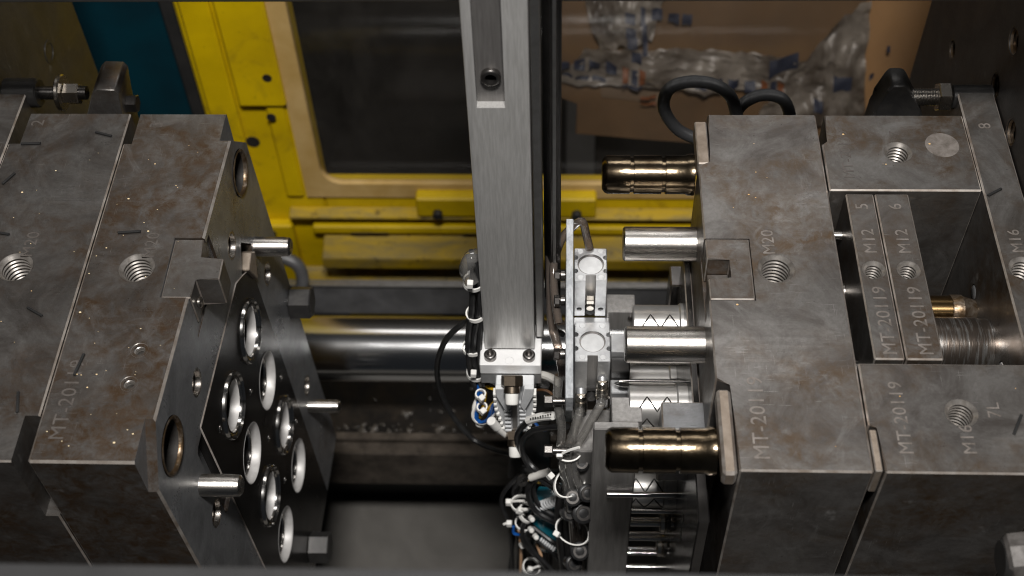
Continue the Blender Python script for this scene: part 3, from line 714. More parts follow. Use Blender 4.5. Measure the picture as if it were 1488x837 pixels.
for y, z, r, x0 in ((140, -70, 1.6, 74), (146, -112, 1.8, 70), (120, -96, 1.5, 62), (86, -112, 1.9, 60), (84, -140, 1.6, 58), (80, -170, 2.0, 56), (130, -180, 1.8, 58), (84, -200, 1.6, 58)):
    obj('ejector_pin', rod((x0, y, z), (106, y, z), r, 16, .3), 'chrome', ci)
obj('spring', lathe((74, 134, -135), (1, 0, 0), [(0, 5.4)] + [(i * .8, 6.5 if i % 2 else 5.6) for i in range(1, 18)], 24), 'chrome', ci)
obj('locating_block', box(85, 112, 62, 82, -120, -60, 1, 1), ['face_steel', 'edge'], mr)
obj('side_socket', box(100, 109.7, 208, 226, -150, -108, 1, 1), ['black_steel', 'edge'], mr)
obj('face_plate', box(103, 109.7, 4, 59, -390, -64, .8, 1), ['black_steel', 'black_steel'], mr)

# ================================================================ clamps on the platens
cl = thing('mold_clamp', 'worn steel clamp block with washer and nut beside the cavity mold half', 'clamp', (-292, 290, -40))
obj('clamp_block', prism([(-307, -40), (-271, -40), (-270, -20), (-266, 10), (-268, 13.5), (-280, 14), (-284, 10)], 272, 300, .7, 1, 'y'), ['steel_b', 'steel_e'], cl)
obj('stud', rod((-357, 290, -6), (-296, 290, -6), 4.6, 24), 'screw', cl)
obj('spacer', rod((-352, 290, -6), (-328, 290, -6), 10, 32, 1), 'black_metal', cl)
obj('washer', rod((-315, 290, -6), (-311.6, 290, -6), 12.5, 40, .8), 'nickel', cl)
obj('nut', hexa((-311.4, 290, -7), (-301, 290, -7), 7.4, .2), 'nickel', cl)
obj('bolt', hexa((-270, 286, -12), (-262, 286, -12), 6.4, .4), 'screw', cl)
cr = thing('mold_clamp', 'black forged clamp with a threaded stud and hex nut on the black platen', 'clamp', (250, 290, -40))
obj('clamp_body', prism([(229, -40), (266, -40), (264, -20), (258, -8), (249, 8), (246, 11.5), (237.5, 11.5), (235, 7), (233, -8), (230, -14)], 279, 297, 1.5, 0, 'y'), 'black_metal', cr)
st = [(0, 6.0)]
t = 1.0
while t < 34: st += [(t, 5.2), (t + .9, 5.9)]; t += 1.8
st += [(38, 5.4)]
obj('stud', lathe((253, 288, -7), (1, 0, 0), st, 24), 'pin', cr)
obj('nut', hexa((271, 288, -7), (279, 288, -7), 10, .25), 'nickel', cr)
obj('washer', rod((280, 288, -7), (306.3, 288, -7), 8, 24, .5), 'black_metal', cr)
# foot clamp at the lower front corner
ck = thing('mold_clamp', 'scratched steel clamp nut low beside the spacer block marked seven', 'clamp', (276, -25, -130))
obj('nut', rod((251.5, -40.0, -15.8), (269.9, -40.0, -10.7), 13, 8, 2), 'dull_nut', ck)
obj('end_cap', lathe((251.5, -40.0, -15.8), (-1, 0, 0), [(0, 12), (3, 9), (3, .02)], 24, False, False), 'black_metal', ck)

# hoses behind the core plate
for pts, lab in (([(122.7, 300.0, -60.6), (105.1, 300.0, -49.2), (94.5, 302.0, -31.4), (96.7, 304.0, -15.4), (109.4, 306.0, -10.4), (125.7, 306.0, -12.3), (138.3, 306.0, -22.3), (144.9, 306.0, -39.7), (150.3, 306.0, -63.1)], 'large loop of braided black hose rising behind the core plate'),
                 ([(144.7, 312.0, -69.2), (146.0, 312.0, -45.5), (152.1, 314.0, -35.7), (163.6, 316.0, -31.7), (175.9, 316.0, -34.9), (182.6, 316.0, -46.0), (187.4, 316.0, -66.2)], 'small loop of braided black hose rising behind the core plate')):
    tag(obj('braided_hose', tube(pts, 4.3, 14, 10), 'braid'), lab, 'hose')

# ================================================================ robot arm
ra = thing('robot_arm', 'grey anodised aluminium robot arm hanging between the two mold halves', 'robot arm', (-10, 185, -150))
colm = obj('column', box(-27.3, 7.3, 170, 200, -131, 420, 1.2, seg=2), 'alu_col', ra)
cut(colm, [box(-21.8, -6.2, 150, 177, 95.8, 430, 0)])
obj('slot_plate', box(-21.6, -6.4, 175.2, 176.9, 96, 421, 0), 'slot_metal', colm)
socket_screw(colm, (-13.6, 175.2, 115), (0, -1, 0), 5.6, 3.2, 'slot_screw')
obj('rail_strip', box(7.9, 13.2, 178, 196, -128, 420, .6), 'rail', ra)
rb = obj('linear_rail', prism([(14, 186), (18, 182), (24.5, 182), (24.5, 212), (18, 212), (14, 206)], -95, 420, .6), 'black_steel', ra)
obj('rail_groove', box(19.5, 21.5, 181.2, 183, -94, 419, .2), 'rail', rb)
br = obj('bracket', prism([(-30.3, 157.4), (11.6, 157.4), (11.8, 197), (7.6, 197), (7.5, 169.8), (-27.5, 169.8), (-27.6, 178), (-30.4, 178)], -143, -132, .6), 'bracket', ra)
obj('bracket_foot', prism([(-30.3, 158.4), (11.6, 158.4), (11.6, 200), (-30.4, 200)], -156, -143.2, .5), 'alu', ra)
obj('bracket_base', prism([(-26, -156.2), (8, -156.2), (8, -163), (-20, -163)], 160, 196, .5, 0, 'y'), 'alu', ra)
for x in (-23.1, 3.3): socket_screw(br, (x, 163.6, -132), (0, 0, 1), 4.3, 4.5)
obj('dowel_hole', lathe((-10, 161, -131.9), (0, 0, -1), [(0, 3.0), (.2, 2.8), (2.2, 2.6), (2.2, .02)], 24, False, False), 'alu', br)

# connector block hung under the bracket
tbk = thing('connector_block', 'light grey plastic connector block with comb slots and white capped glands', 'connector', (-4, 160, -230))
TB = obj('housing', prism([(q[0], q[2]) for q in ((-19.4, 148.0, -143.1), (6.9, 148.0, -142.6), (5.9, 148.0, -177.2), (-0.5, 148.0, -211.2), (-13.0, 148.0, -211.5), (-20.0, 148.0, -170.6))], 148.2, 157.2, .8, 0, 'y'), 'grey_plastic', tbk)
tl, tr2 = Vector((-19.8, 148.0, -153.2)), Vector((6.7, 148.0, -152.7))
bl, br2 = Vector((-14.2, 148.0, -203.1)), Vector((1.1, 148.0, -202.8))
for i in range(9):
    f = i / 8
    l = tl.lerp(bl, max(0, f * 1.5 - .5)); z = tl.z + (bl.z - tl.z) * f
    r_ = tr2.x + (br2.x - tr2.x) * max(0, f * 1.5 - .5)
    obj('tooth', box(l.x - 1.6, l.x + .6, 146.4, 152, z - 1.5, z + 1.2, .2), 'nylon', TB)
    obj('tooth', box(r_ - .6, r_ + 1.6, 146.4, 152, z - 1.5, z + 1.2, .2), 'nylon', TB)
ml0, ml1 = Vector((-13.9, 147.0, -163.7)), Vector((-10.1, 147.0, -163.6))
mr0, mr1 = Vector((-3.4, 147.0, -163.5)), Vector((0.4, 147.0, -163.4))
zb = (-9.1, 147.0, -199.5)[2]
for i in range(8):
    z = ml0.z + (zb - ml0.z) * i / 7
    for p_, q_ in ((ml0, ml1), (mr0, mr1)):
        obj('slot', box(p_.x, q_.x, 147.2, 148.1, z - 1.6, z + .3, 0), 'dark_hole', TB)
        obj('rib', box(p_.x - .4, q_.x + .4, 145.6, 148.1, z + .5, z + 2.7, .3), 'grey_plastic', TB)
obj('spine', prism([(q[0], q[2]) for q in ((-8.5, 147.0, -158.4), (-4.7, 147.0, -158.3), (-5.8, 147.0, -203.2), (-9.2, 147.0, -203.2))], 146.6, 148.1, .3, 0, 'y'), 'alu_dark', TB)
wl = [(q[0], q[2]) for q in ((-19.4, 147.0, -142.4), (-12.8, 147.0, -142.3), (-9.7, 147.0, -165.3), (-12.8, 147.0, -172.4), (-19.2, 147.0, -151.7))]
wr = [(q[0], q[2]) for q in ((6.9, 147.0, -141.9), (0.3, 147.0, -142.1), (-2.9, 147.0, -163.5), (-0.2, 147.0, -170.4), (6.3, 147.0, -151.2))]
obj('wing', prism(wl, 144.6, 148, .4, 0, 'y'), 'grey_plastic', TB)
obj('wing', prism(wr, 144.6, 148, .4, 0, 'y'), 'grey_plastic', TB)
for p in ((-7.9, 146.0, -136.6), (-7.3, 146.0, -205.3)):
    d = Vector((0, -.80, -.60)).normalized(); p = Vector(p)
    gl = obj('gland', hexa(p - d * 5, p + d * 2.5, 7.6, .2), 'brass_nut', tbk)
    obj('neck', rod(p + d * 2.5, p + d * 7, 5.6, 24), 'brass_nut', gl)
    obj('cap', lathe(p + d * 7, d, [(0, 4.0), (.6, 4.6), (7, 4.5), (8, 3.8), (8.2, .02)], 24, True, False), 'nylon', gl)
e0, e1, e2 = Vector((-23.8, 146.0, -185.4)), Vector((-20.3, 147.0, -195.1)), Vector((-13.9, 149.0, -208.4))
obj('elbow', join(rod(e1, e2, 2.8, 20, .6), rod(e0 + (e0 - e1) * .1, e1, 3.4, 20, .6)), 'nylon', tbk)
obj('back_frame', prism([(q[0], q[2]) for q in ((-12.4, 166.0, -243.7), (8.1, 166.0, -169.3), (17.8, 166.0, -169.2), (17.4, 166.0, -304.9), (-16.0, 166.0, -297.1))], 164, 178, .8, 0, 'y'), 'black_metal', tbk)

# ================================================================ gripper tool
gt = thing('gripper_tool', 'silver pneumatic gripper tool with two round capped cylinders and a scratched plate', 'gripper', (45, 140, -300))
obj('mount_plate', prism([(70.6, -40), (209, -40), (209, -160), (130, -160), (84, -58), (70.6, -54)], 27.9, 32.6, .35, 0, 'x'), 'alu_brushed', gt)
def cyl_block(x0, x1, y0, y1, z1, z0):
    b = obj('gripper_body', box(x0, x1, y0, y1, z0, z1, .5), 'alu', gt)
    cx, cy = (x0 + x1) / 2, (y0 + y1) / 2
    cut(b, [hole_cut(cx, cy, z1, 8.6, 4)] + [hole_cut(cx + sx * (x1 - x0) * .47, cy + sy * 5.6, z1, 1.9, 8) for sx in (-1, 1) for sy in (-1, 1)]
        + [box(cx - 3.4, cx + 3.4, y0 - 5, y0 + 5, z0 - 5, z1 + 5, 0)]
        + [rod((cx + s * 7, y0 - 2, z0 + 8), (cx + s * 7, y0 + 6, z0 + 8), 1.8, 16) for s in (-1, 1)])
    obj('cover_plate', join(*[rod((cx + sx * 6.6, cy + sy * (y1 - y0) * .40, z1 - .3), (cx + sx * 6.6, cy + sy * (y1 - y0) * .40, z1 + .25), 2.0, 20, .2) for sx in (-1, 1) for sy in (-1, 1)]), 'alu_bright', b)
    d = obj('piston_cap', lathe((cx, cy, z1 - 3.8), (0, 0, 1), [(0, 8.4), (1.2, 8.4), (1.6, 7.8), (2.4, 7.6), (2.4, .02)], 40, True, False), 'alu_bright', b)
    obj('retaining_ring', lathe((cx, cy, z1 - 1.3), (0, 0, 1), [(0, 8.5), (.5, 8.5), (.5, 7.7), (0, 7.7)], 40, False, False), 'screw', d)
    return b, cx, cy
b1, cx1, cy1 = cyl_block(33.4, 54.6, 173.6, 201, -60, -98)
b2, cx2, cy2 = cyl_block(34, 57.2, 135, 166.6, -95, -150)
obj('slot_back', box(cx1 - 3.3, cx1 + 3.3, 178.2, 178.5, -97.6, -60.4, 0), 'alu_dark', b1)
obj('slot_back', box(cx2 - 3.3, cx2 + 3.3, 139.6, 139.9, -149.6, -95.4, 0), 'alu_dark', b2)
obj('inlet', join(rod((cx1, 176.6, -86), (cx1, 171, -86), 2.4, 20), box(cx1 - 2.6, cx1 + 2.6, 172, 176.5, -83, -79, .4)), 'nickel', b1)
obj('inlet_seal', rod((cx1, 176.8, -90.5), (cx1, 171.5, -90.5), 3.3, 20, .5), 'cable', b1)
obj('plug', join(rod((cx2, 138.6, -136), (cx2, 133, -136), 3.2, 20, .5), box(cx2 - 4.6, cx2 + 4.6, 135.2, 138, -130, -126, .4)), 'black_metal', b2)
# fittings with hoses below the lower body
fit = []
for x, y, z in ((38.6, 132, -131), (52.4, 133, -117)):
    d = Vector((0, -.42, -.9)).normalized(); p = Vector((x, y, z))
    f_ = obj('air_fitting', lathe(p - d * 2, d, [(0, 3.2), (1, 4), (4, 4), (4.2, 3.4), (5.2, 3.4), (5.4, 4.3), (8, 4.4), (8.2, 4.0), (9, 4.4), (13, 4.4), (13.6, 3.6), (13.6, 2.6)], 28), 'nickel', b2)
    obj('mount', rod(p - d * 1 + Vector((0, 6, 2)), p - d * 1, 3.2, 20), 'alu', f_)
    fit.append(p + d * 11)
# finger blocks towards the core pins
for x0, x1, y0, y1, z0, z1, m in ((55, 74, 173, 188, -112, -92, 'alu_dark'), (57.6, 76, 145, 160, -112, -98, 'alu'), (57.6, 70, 133, 144.8, -124, -104, 'black_metal'),
                                  (57.6, 71, 122, 132.8, -130, -112, 'alu'), (57.6, 72, 110, 121.8, -150, -124, 'black_metal')):
    obj('finger_block', box(x0, x1, y0, y1, z0, z1, .6), m, gt)
obj('finger_screw', rod((71, 173, -98), (71, 171.6, -98), 1.8, 16, .3), 'screw', gt)
lp = obj('carrier_plate', box(45.6, 74.0, 82, 87.8, -420, -92, .8), 'alu_dark', gt)
obj('plate_top', box(57, 76, 88, 106, -98, -92.2, .5), 'alu_dark', lp)
for z in (-99, -308): socket_screw(lp, (66, 82, z), (0, -1, 0), 2.4, 1.6)
obj('tie_bracket', box(33, 60, 101, 134.6, -200, -150.4, 1), 'alu_dark', gt)
obj('rod_bracket', box(33, 57, 166.8, 173.4, -140, -98.4, .6), 'alu', gt)
# hex nuts on the outer side of the mount plate
for p in ((23.4, 176.0, -57.5), (23.5, 158.0, -61.0), (23.8, 122.0, -69.1)):
    nb_ = obj('bolt', join(rod((27.7, p[1], p[2]), (24.6, p[1], p[2]), 3.6, 20, .3), hexa((24.4, p[1], p[2]), (20.5, p[1], p[2]), 3.8, .3)), 'screw', gt)
for p in ((17.2, 120.0, -119.3), (17.3, 100.0, -148.3)):
    obj('jam_nut', join(hexa((p[0] - 3, p[1], p[2]), (p[0] + 3, p[1], p[2]), 4.2, .3), rod((p[0] + 3.2, p[1], p[2]), (p[0] + 14, p[1], p[2]), 2.6, 16)), 'screw', gt)

# ================================================================ hoses and cables
def cable(name, label, pts, r, mat, cat, group=None, seg=8):
    return tag(obj(name, tube(pts, r, seg), mat), label, cat, group)
def zip_tie(label, c, axis, ra_, rb_, head=None, tail=None, group='white nylon zip ties on the cables and hoses'):
    t = thing('zip_tie', label, 'zip tie', c, group)
    d, u, v = frame_of(axis); c = Vector(c)
    pts = [c + u * ra_ * math.cos(a) + v * rb_ * math.sin(a) for a in [2 * math.pi * k / 28 for k in range(29)]]
    b = bmesh.new(); rings = []
    for i, p in enumerate(pts[:-1]):
        n = (p - c).normalized()
        rings.append([b.verts.new(p + n * sn * .5 + d * sd * 1.5) for sn, sd in ((-1, -1), (1, -1), (1, 1), (-1, 1))])
    for i in range(28):
        a, q = rings[i], rings[(i + 1) % 28]
        for k in range(4): b.faces.new((a[k], a[(k + 1) % 4], q[(k + 1) % 4], q[k]))
    bmesh.ops.recalc_face_normals(b, faces=b.faces[:])
    obj('band', b, 'nylon', t)
    if head is not None:
        h = Vector(head)
        hb = obj('lock_head', xf(box(-2.1, 2.1, -2.0, 2.0, -2.4, 2.4, .4), lambda q: h + u * q.x + v * q.y + d * q.z), 'nylon', t)
        if tail is not None: obj('tail', tube([h, (h + Vector(tail)) / 2 + Vector((0, 0, 1)), Vector(tail)], 1.0, 6), 'nylon', t)
    return t
# bundle of black cables left of the column
bun = thing('cable_bundle', 'bundle of black cables strapped to the robot arm with white ties', 'cables', (-34, 178, -160))
for i in range(7):
    dx = (i % 3) * 3.8 - 3; dy = (i // 3) * 4 - 4
    P0 = [(-30.4, 182.0, -45.8), (-29.4, 180.0, -63.0), (-30.5, 178.0, -89.8), (-34.6, 176.0, -118.0), (-35.8, 174.0, -143.5), (-33.9, 172.0, -165.9), (-31.5, 172.0, -179.0)]
    obj('cable', tube([(x + dx + random.uniform(-.8, .8), y + dy, z) for x, y, z in P0], 2.1, 8), 'cable', bun)
for k, (c_, ax, h) in enumerate((((-32.2, 178.0, -67.7), (0.1, 0, 1), (-33.4, 168.0, -57.3)), ((-31.9, 177.0, -99.8), (-.15, 0, 1), None), ((-36.0, 175.0, -136.7), (0, 0, 1), None), ((-34.7, 172.0, -162.5), (.1, 0, 1), (-35.7, 164.0, -152.6)))):
    zip_tie(('white zip tie around the clear sleeve on the black cable bundle', 'plain white zip tie band just below the clear sleeve', 'plain white zip tie band beside the arm bracket', 'white zip tie at the foot of the cable bundle under the bracket')[k], c_, ax, 7.0, 6.5, h, group='zip ties on the black cable bundle')
cable('clear_sleeve', 'clear plastic sleeve bunched at the top of the cable bundle', [(-28.4, 184.0, -48.2), (-33.1, 180.0, -47.6), (-35.5, 178.0, -54.9), (-32.8, 176.0, -63.8)], 5.5, 'hose_clear', 'sleeve', seg=12)
cable('cable', 'thin black cable sagging in a wide loop over the drip tray', [(-34.4, 180.0, -109.2), (-44.9, 185.0, -125.5), (-56.6, 192.0, -151.5), (-65.7, 200.0, -189.5), (-67.8, 205.0, -228.7), (-61.3, 205.0, -267.2), (-46.0, 198.0, -292.5), (-29.1, 188.0, -292.4), (-12.2, 178.0, -283.7)], 2.2, 'cable', 'cable')
# thin coloured wires at the connector block
wires = [('wire_white', 'white'), ('wire_blue', 'blue'), ('wire_yellow', 'yellow'), ('wire_blue', 'striped blue'), ('wire_white', 'cream')]
wp = [[(-32.5, 172.0, -168.5), (-34.3, 165.0, -181.8), (-37.5, 160.0, -192.2), (-34.7, 157.0, -208.6), (-25.8, 156.0, -201.2), (-20.6, 155.0, -194.0)],
      [(-31.8, 170.0, -165.6), (-31.9, 164.0, -184.7), (-36.7, 158.0, -197.2), (-30.8, 155.0, -201.6), (-24.4, 154.0, -190.7), (-19.3, 153.0, -174.7)],
      [(-30.1, 172.0, -168.5), (-28.9, 166.0, -180.5), (-30.7, 162.0, -192.4), (-32.9, 159.0, -200.6), (-27.4, 158.0, -189.8), (-19.8, 156.0, -172.3)],
      [(-32.9, 170.0, -167.3), (-34.3, 160.0, -187.6), (-34.8, 156.0, -201.4), (-27.4, 153.0, -194.7), (-22.7, 152.0, -175.0), (-19.7, 152.0, -171.4)],
      [(-31.2, 173.0, -171.7), (-35.4, 162.0, -186.2), (-38.1, 158.0, -195.4), (-35.8, 156.0, -201.4), (-29.2, 154.0, -200.0), (-20.1, 153.0, -183.7)]]
for (m, n), p in zip(wires, wp):
    cable('wire', 'thin ' + n + ' wire looping into the side of the connector block', p, 1.25, m, 'wire', 'thin wires at the connector block', 6)
cable('wire', 'short yellow wire entering the top of the connector block', [(-31.1, 170.0, -172.5), (-27.0, 166.0, -171.7), (-20.9, 162.0, -169.1)], 1.3, 'wire_yellow', 'wire', 'thin wires at the connector block', 6)
cable('wire', 'thin brown wire leaving the far side of the connector block', [(5.1, 165.0, -174.9), (13.3, 150.0, -151.4), (18.2, 140.0, -139.6), (21.1, 130.0, -132.0)], 1.0, 'wire_brown', 'wire', 'thin wires at the connector block', 6)
cable('wire', 'thin blue wire drooping below the white printed sleeve', [(6.2, 150.0, -191.1), (10.4, 140.0, -184.2), (14.9, 132.0, -174.0), (19.3, 126.0, -158.2)], 1.1, 'wire_blue', 'wire', 'thin wires at the connector block', 6)
for p, lab in (((-31.9, 162.0, -175.4), 'white zip tie high on the coloured wires'), ((-31.2, 158.0, -186.2), 'white zip tie low on the coloured wires')):
    zip_tie(lab, p, (.2, -.2, 1), 3.6, 3.2, (p[0] + 1, p[1] - 3.4, p[2]))
# black cable pair with printed sleeves
pa = [(26.7, 118.0, -135.1), (13.7, 126.0, -149.6), (2.1, 134.0, -167.7), (-5.2, 138.0, -190.5), (-3.1, 136.0, -208.6), (5.8, 128.0, -218.9), (18.3, 116.0, -215.3), (27.1, 108.0, -214.6)]
cable('cable', 'black cable arching from the printed sleeve down past the connector block', pa, 2.3, 'cable', 'cable')
cable('cable', 'second black cable arching close beside the printed sleeve', [(x + 3, y - 4, z - 5) for x, y, z in pa], 2.1, 'cable', 'cable')
sl = thing('label_sleeve', 'white printed cable sleeve above the clear hoses', 'sleeve', (11.5, 124.0, -144.8))
obj('sleeve', tube([(3.3, 128.0, -155.6), (11.5, 124.0, -144.8), (19.8, 120.0, -136.7)], 3.0, 10), 'nylon', sl)
for k in range(9):
    q = Vector((5.0, 124.0, -146.6)).lerp(Vector((18.5, 116.0, -128.8)), k / 8)
    obj('print', xf(box(-.5, .5, -.2, .2, -.9, .9 if k % 3 else .2, 0), lambda c, q=q: (q.x + c.x, q.y - .2 + c.y, q.z + c.z)), 'dark_hole', sl)
cable('label_sleeve', 'plain cream cable sleeve lying over the ring terminal', [(4.3, 124.0, -225.7), (10.3, 122.0, -218.1), (16.8, 120.0, -210.7)], 2.9, 'wire_white', 'sleeve', seg=12)
pb = [(20.6, 122.0, -217.9), (10.7, 124.0, -223.6), (3.0, 126.0, -239.2), (1.7, 126.0, -257.6), (6.6, 124.0, -274.8), (18.1, 118.0, -278.4), (25.8, 112.0, -273.3)]
cable('cable', 'black cable curling out of the cream sleeve in front of the teal can', pb, 2.2, 'cable', 'cable')
cable('cable', 'thinner black cable curling beside the cream sleeve', [(x + 4, y + 2, z + 2) for x, y, z in pb], 1.9, 'cable', 'cable')
# clear hoses from the fittings
tie1 = Vector((30.5, 104.0, -156.4))
hz = [([fit[0], Vector((37.5, 118.0, -129.8)), Vector((33.6, 110.0, -142.6)), tie1 + Vector((0, 0, 2)), Vector((31.6, 98.0, -176.1)), Vector((33.7, 94.0, -197.2))], 'clear air hose from the lower fitting down to the zip tie'),
      ([fit[1], Vector((50.6, 114.0, -115.1)), Vector((42.1, 108.0, -135.0)), tie1 + Vector((5, 0, 0)), Vector((35.3, 98.0, -176.0)), Vector((40.2, 94.0, -189.4))], 'clear air hose from the upper fitting curving down to the zip tie'),
      ([Vector((23.8, 135.0, -110.9)), Vector((23.0, 125.0, -124.3)), Vector((25.8, 112.0, -137.5)), tie1 + Vector((-5, 0, 0)), Vector((28.9, 98.0, -185.4)), Vector((32.0, 92.0, -213.1))], 'clear air hose passing behind the mount plate to the zip tie')]
for p, lab in hz: cable('air_hose', lab, p, 3.1, 'hose_clear', 'hose', seg=12)
for k, (dx, dy) in enumerate(((-3, 4), (3, 5))):
    cable('air_hose', ('smoky air hose hanging behind the clear hoses', 'second smoky air hose hanging beside the carrier plate')[k],
          [tie1 + Vector((dx, dy, 6)), Vector((32.7, 102.0, -192.3)) + Vector((4.3 * k, 0, 0)), Vector((34.2, 98.0, -244.5)) + Vector((5.2 * k, 0, 0)), Vector((38.3, 96.0, -335.6)) + Vector((4.5 * k, 0, 0))], 3.0, 'hose_brown', 'hose', seg=12)
cable('air_hose', 'smoky air hose looping over the top of the mount plate', [(23.6, 150.0, -74.4), (20.8, 165.0, -65.0), (20.2, 182.0, -54.4), (24.5, 198.0, -49.3), (32.0, 206.0, -44.8), (38.2, 206.0, -39.4), (41.5, 204.0, -52.7), (43.5, 200.0, -59.8)], 2.8, 'hose_brown', 'hose', seg=12)
cable('air_hose', 'smoky air hose running down beside the black rail', [(17.1, 190.0, -26.5), (17.5, 185.0, -54.6), (18.1, 172.0, -74.0), (19.0, 160.0, -87.9), (23.7, 145.0, -97.7), (26.5, 135.0, -110.8)], 3.0, 'hose_brown', 'hose', seg=12)
cable('cable', 'black cable curving behind the gripper mount plate', [(17.9, 178.0, -102.8), (20.8, 168.0, -104.8), (26.3, 160.0, -100.0)], 2.0, 'cable', 'cable')
cable('air_hose', 'milky short hose below the bracket pointing at the mount plate', [(12.1, 168.0, -159.3), (18.0, 160.0, -150.9), (23.7, 150.0, -141.9)], 3.0, 'wire_white', 'hose', seg=10)
zip_tie('wide white zip tie gathering the clear air hoses', tie1, (0, -.3, 1), 8.5, 6.5, (24.6, 98.0, -150.1), (37.6, 96.0, -136.9))
zip_tie('white zip tie slung below the clear hose knot', Vector((31.7, 100.0, -188.9)), (.35, -.3, 1), 13, 9, (18.6, 98.0, -178.2))
zip_tie('white zip tie slung around the black elbow couplings', Vector((34.3, 94.0, -249.4)), (-.2, -.3, 1), 13, 9, (22.9, 88.0, -242.5))
# black round couplings
for k, (px, p, r) in enumerate(((0, (33.7, 92.0, -195.5), 6), (1, (43.0, 92.0, -189.5), 6), (2, (40.5, 88.0, -210.4), 7), (3, (31.1, 94.0, -221.8), 5.5), (4, (39.4, 86.0, -263.6), 6.5), (5, (34.7, 88.0, -287.7), 6), (6, (39.0, 104.0, -169.7), 5.5))):
    q = thing('hose_coupling', ('black hose coupling on the first clear hose end', 'black hose coupling against the carrier plate', 'largest black hose coupling, hanging above the slung zip tie', 'small black hose coupling tucked beside the teal canister', 'black hose coupling just under the slung zip tie', 'lowest black hose coupling above the front rail', 'black hose coupling behind the wide zip tie')[k], 'coupling', p, 'black hose couplings')
    d = Vector((random.uniform(-.3, .3), -.55, .83)).normalized()
    obj('body', lathe(Vector(p) - d * 8, d, [(0, r * .7), (1, r * .95), (9, r), (10, r * 1.05), (12, r * 1.05), (13, r * .8), (13, .02)], 24, True, False), 'cable', q)
    obj('release_ring', lathe(Vector(p) + d * 5, d, [(0, r * .78), (1.2, r * .75), (1.2, r * .5), (0, r * .5)], 24, False, False), 'screw', q)
# ring terminal, teal can, spiral wrap, lower cable harness
rt = thing('ring_terminal', 'steel ring terminal and strap under the connector block', 'terminal', (-2.7, 140.0, -256.8))
obj('ring', lathe((-2.7, 140.0, -256.8), (.3, -.85, .35), [(0, 5.2), (1.8, 5.2), (1.8, 2.6), (0, 2.6)], 32, False, False), 'black_metal', rt)
obj('strap', tube([(1.5, 138.0, -256.2), (12.9, 134.0, -253.0), (22.1, 128.0, -240.2)], 2.0, 6), 'nickel', rt)
tc_ = thing('teal_canister', 'shiny teal enamelled canister behind the lower cables', 'canister', (17.6, 140.0, -359.3))
p = Vector((18.8, 142.0, -318.9))
obj('body', lathe(p + Vector((0, 0, -30)), (0, 0, 1), [(0, 14), (2, 17), (24, 19), (36, 19), (42, 16), (66, 12), (67, .02)], 40, True, False), 'teal_can', tc_)
def spiral(p0, p1, R_, turns):
    p0 = Vector(p0); p1 = Vector(p1); d, u, v = frame_of(p1 - p0); out = []
    for k in range(turns * 10 + 1):
        a = 2 * math.pi * k / 10; out.append(p0.lerp(p1, k / (turns * 10)) + u * R_ * math.cos(a) + v * R_ * math.sin(a))
    return out
tag(obj('spiral_wrap', tube(spiral((6.5, 130.0, -281.6), (24.2, 122.0, -253.9), 3.2, 9), .9, 6, raw=True), 'grey_plastic'), 'grey spiral cable wrap crossing the teal canister', 'cable wrap')
tag(obj('spiral_wrap', tube(spiral((9.3, 126.0, -320.6), (21.1, 120.0, -327.0), 3.2, 7), .9, 6, raw=True), 'grey_plastic'), 'grey spiral cable wrap under the teal canister', 'cable wrap')
hn = thing('cable_harness', 'dense hanging harness of thin black cables below the connector block', 'cables', (0.3, 135.0, -405.9))
for i in range(16):
    x0 = 744 + i * 3.2; e = 742 + i * 5.0
    def W(px, py, Y): return None
    t0 = Vector((-4.2, 150.0, -267.0)); t1 = Vector((-13.0, 150.0, -344.0)); t2 = Vector((-17.4, 146.0, -449.5)); t3 = Vector((17.5, 132.0, -418.6)); t4 = Vector((12.4, 136.0, -316.8))
    a = i / 15
    q1 = t1.lerp(t4, a) + Vector((random.uniform(-4, 4), random.uniform(-6, 6), 0))
    q2 = t2.lerp(t3, a) + Vector((random.uniform(-3, 3), random.uniform(-6, 6), -6))
    obj('cable', tube([t0 + Vector((a * 10, random.uniform(0, 12), random.uniform(-6, 6))), (t0 + q1) / 2 + Vector((random.uniform(-12, 2), 4, 0)), q1, q2], random.choice((1.2, 1.5, 1.8)), 7), 'cable', hn)
for px in ([(-0.8, 128.0, -313.4), (9.9, 122.0, -322.0), (20.6, 116.0, -329.6), (29.9, 110.0, -346.9)], [(-2.5, 126.0, -316.4), (4.3, 122.0, -336.2), (17.9, 114.0, -350.7), (26.1, 110.0, -365.5)], [(1.9, 130.0, -308.1), (17.9, 120.0, -314.4), (29.6, 112.0, -315.5), (34.2, 108.0, -348.7)], [(4.8, 130.0, -289.2), (-3.3, 126.0, -304.0), (-2.6, 124.0, -328.6), (12.4, 118.0, -351.8), (17.8, 114.0, -380.5)]):
    obj('cable', tube(px, 1.8, 8), 'cable', hn)
for px in (([(30.9, 106.0, -199.4), (30.3, 104.0, -255.9), (35.3, 100.0, -350.2)]), ([(34.6, 108.0, -193.3), (24.2, 108.0, -242.8), (29.9, 102.0, -354.7)])):
    obj('cable', tube(px, 3.2, 10), 'cable', hn)
cable('wire', 'thin beige wire hanging down through the black harness', [(-7.4, 138.0, -332.7), (-6.2, 134.0, -360.3), (-8.0, 132.0, -419.5)], 1.2, 'wire_tan', 'wire', seg=6)
cable('wire', 'thin brown wire under the teal canister', [(6.9, 128.0, -336.2), (10.1, 124.0, -347.1), (10.1, 122.0, -350.3)], 1.2, 'wire_tan', 'wire', seg=6)
cable('wire', 'short bright blue wire curl in the lower harness', [(-11.5, 136.0, -323.2), (-11.1, 134.0, -330.9), (-6.1, 132.0, -329.2)], 1.3, 'wire_blue', 'wire', seg=6)
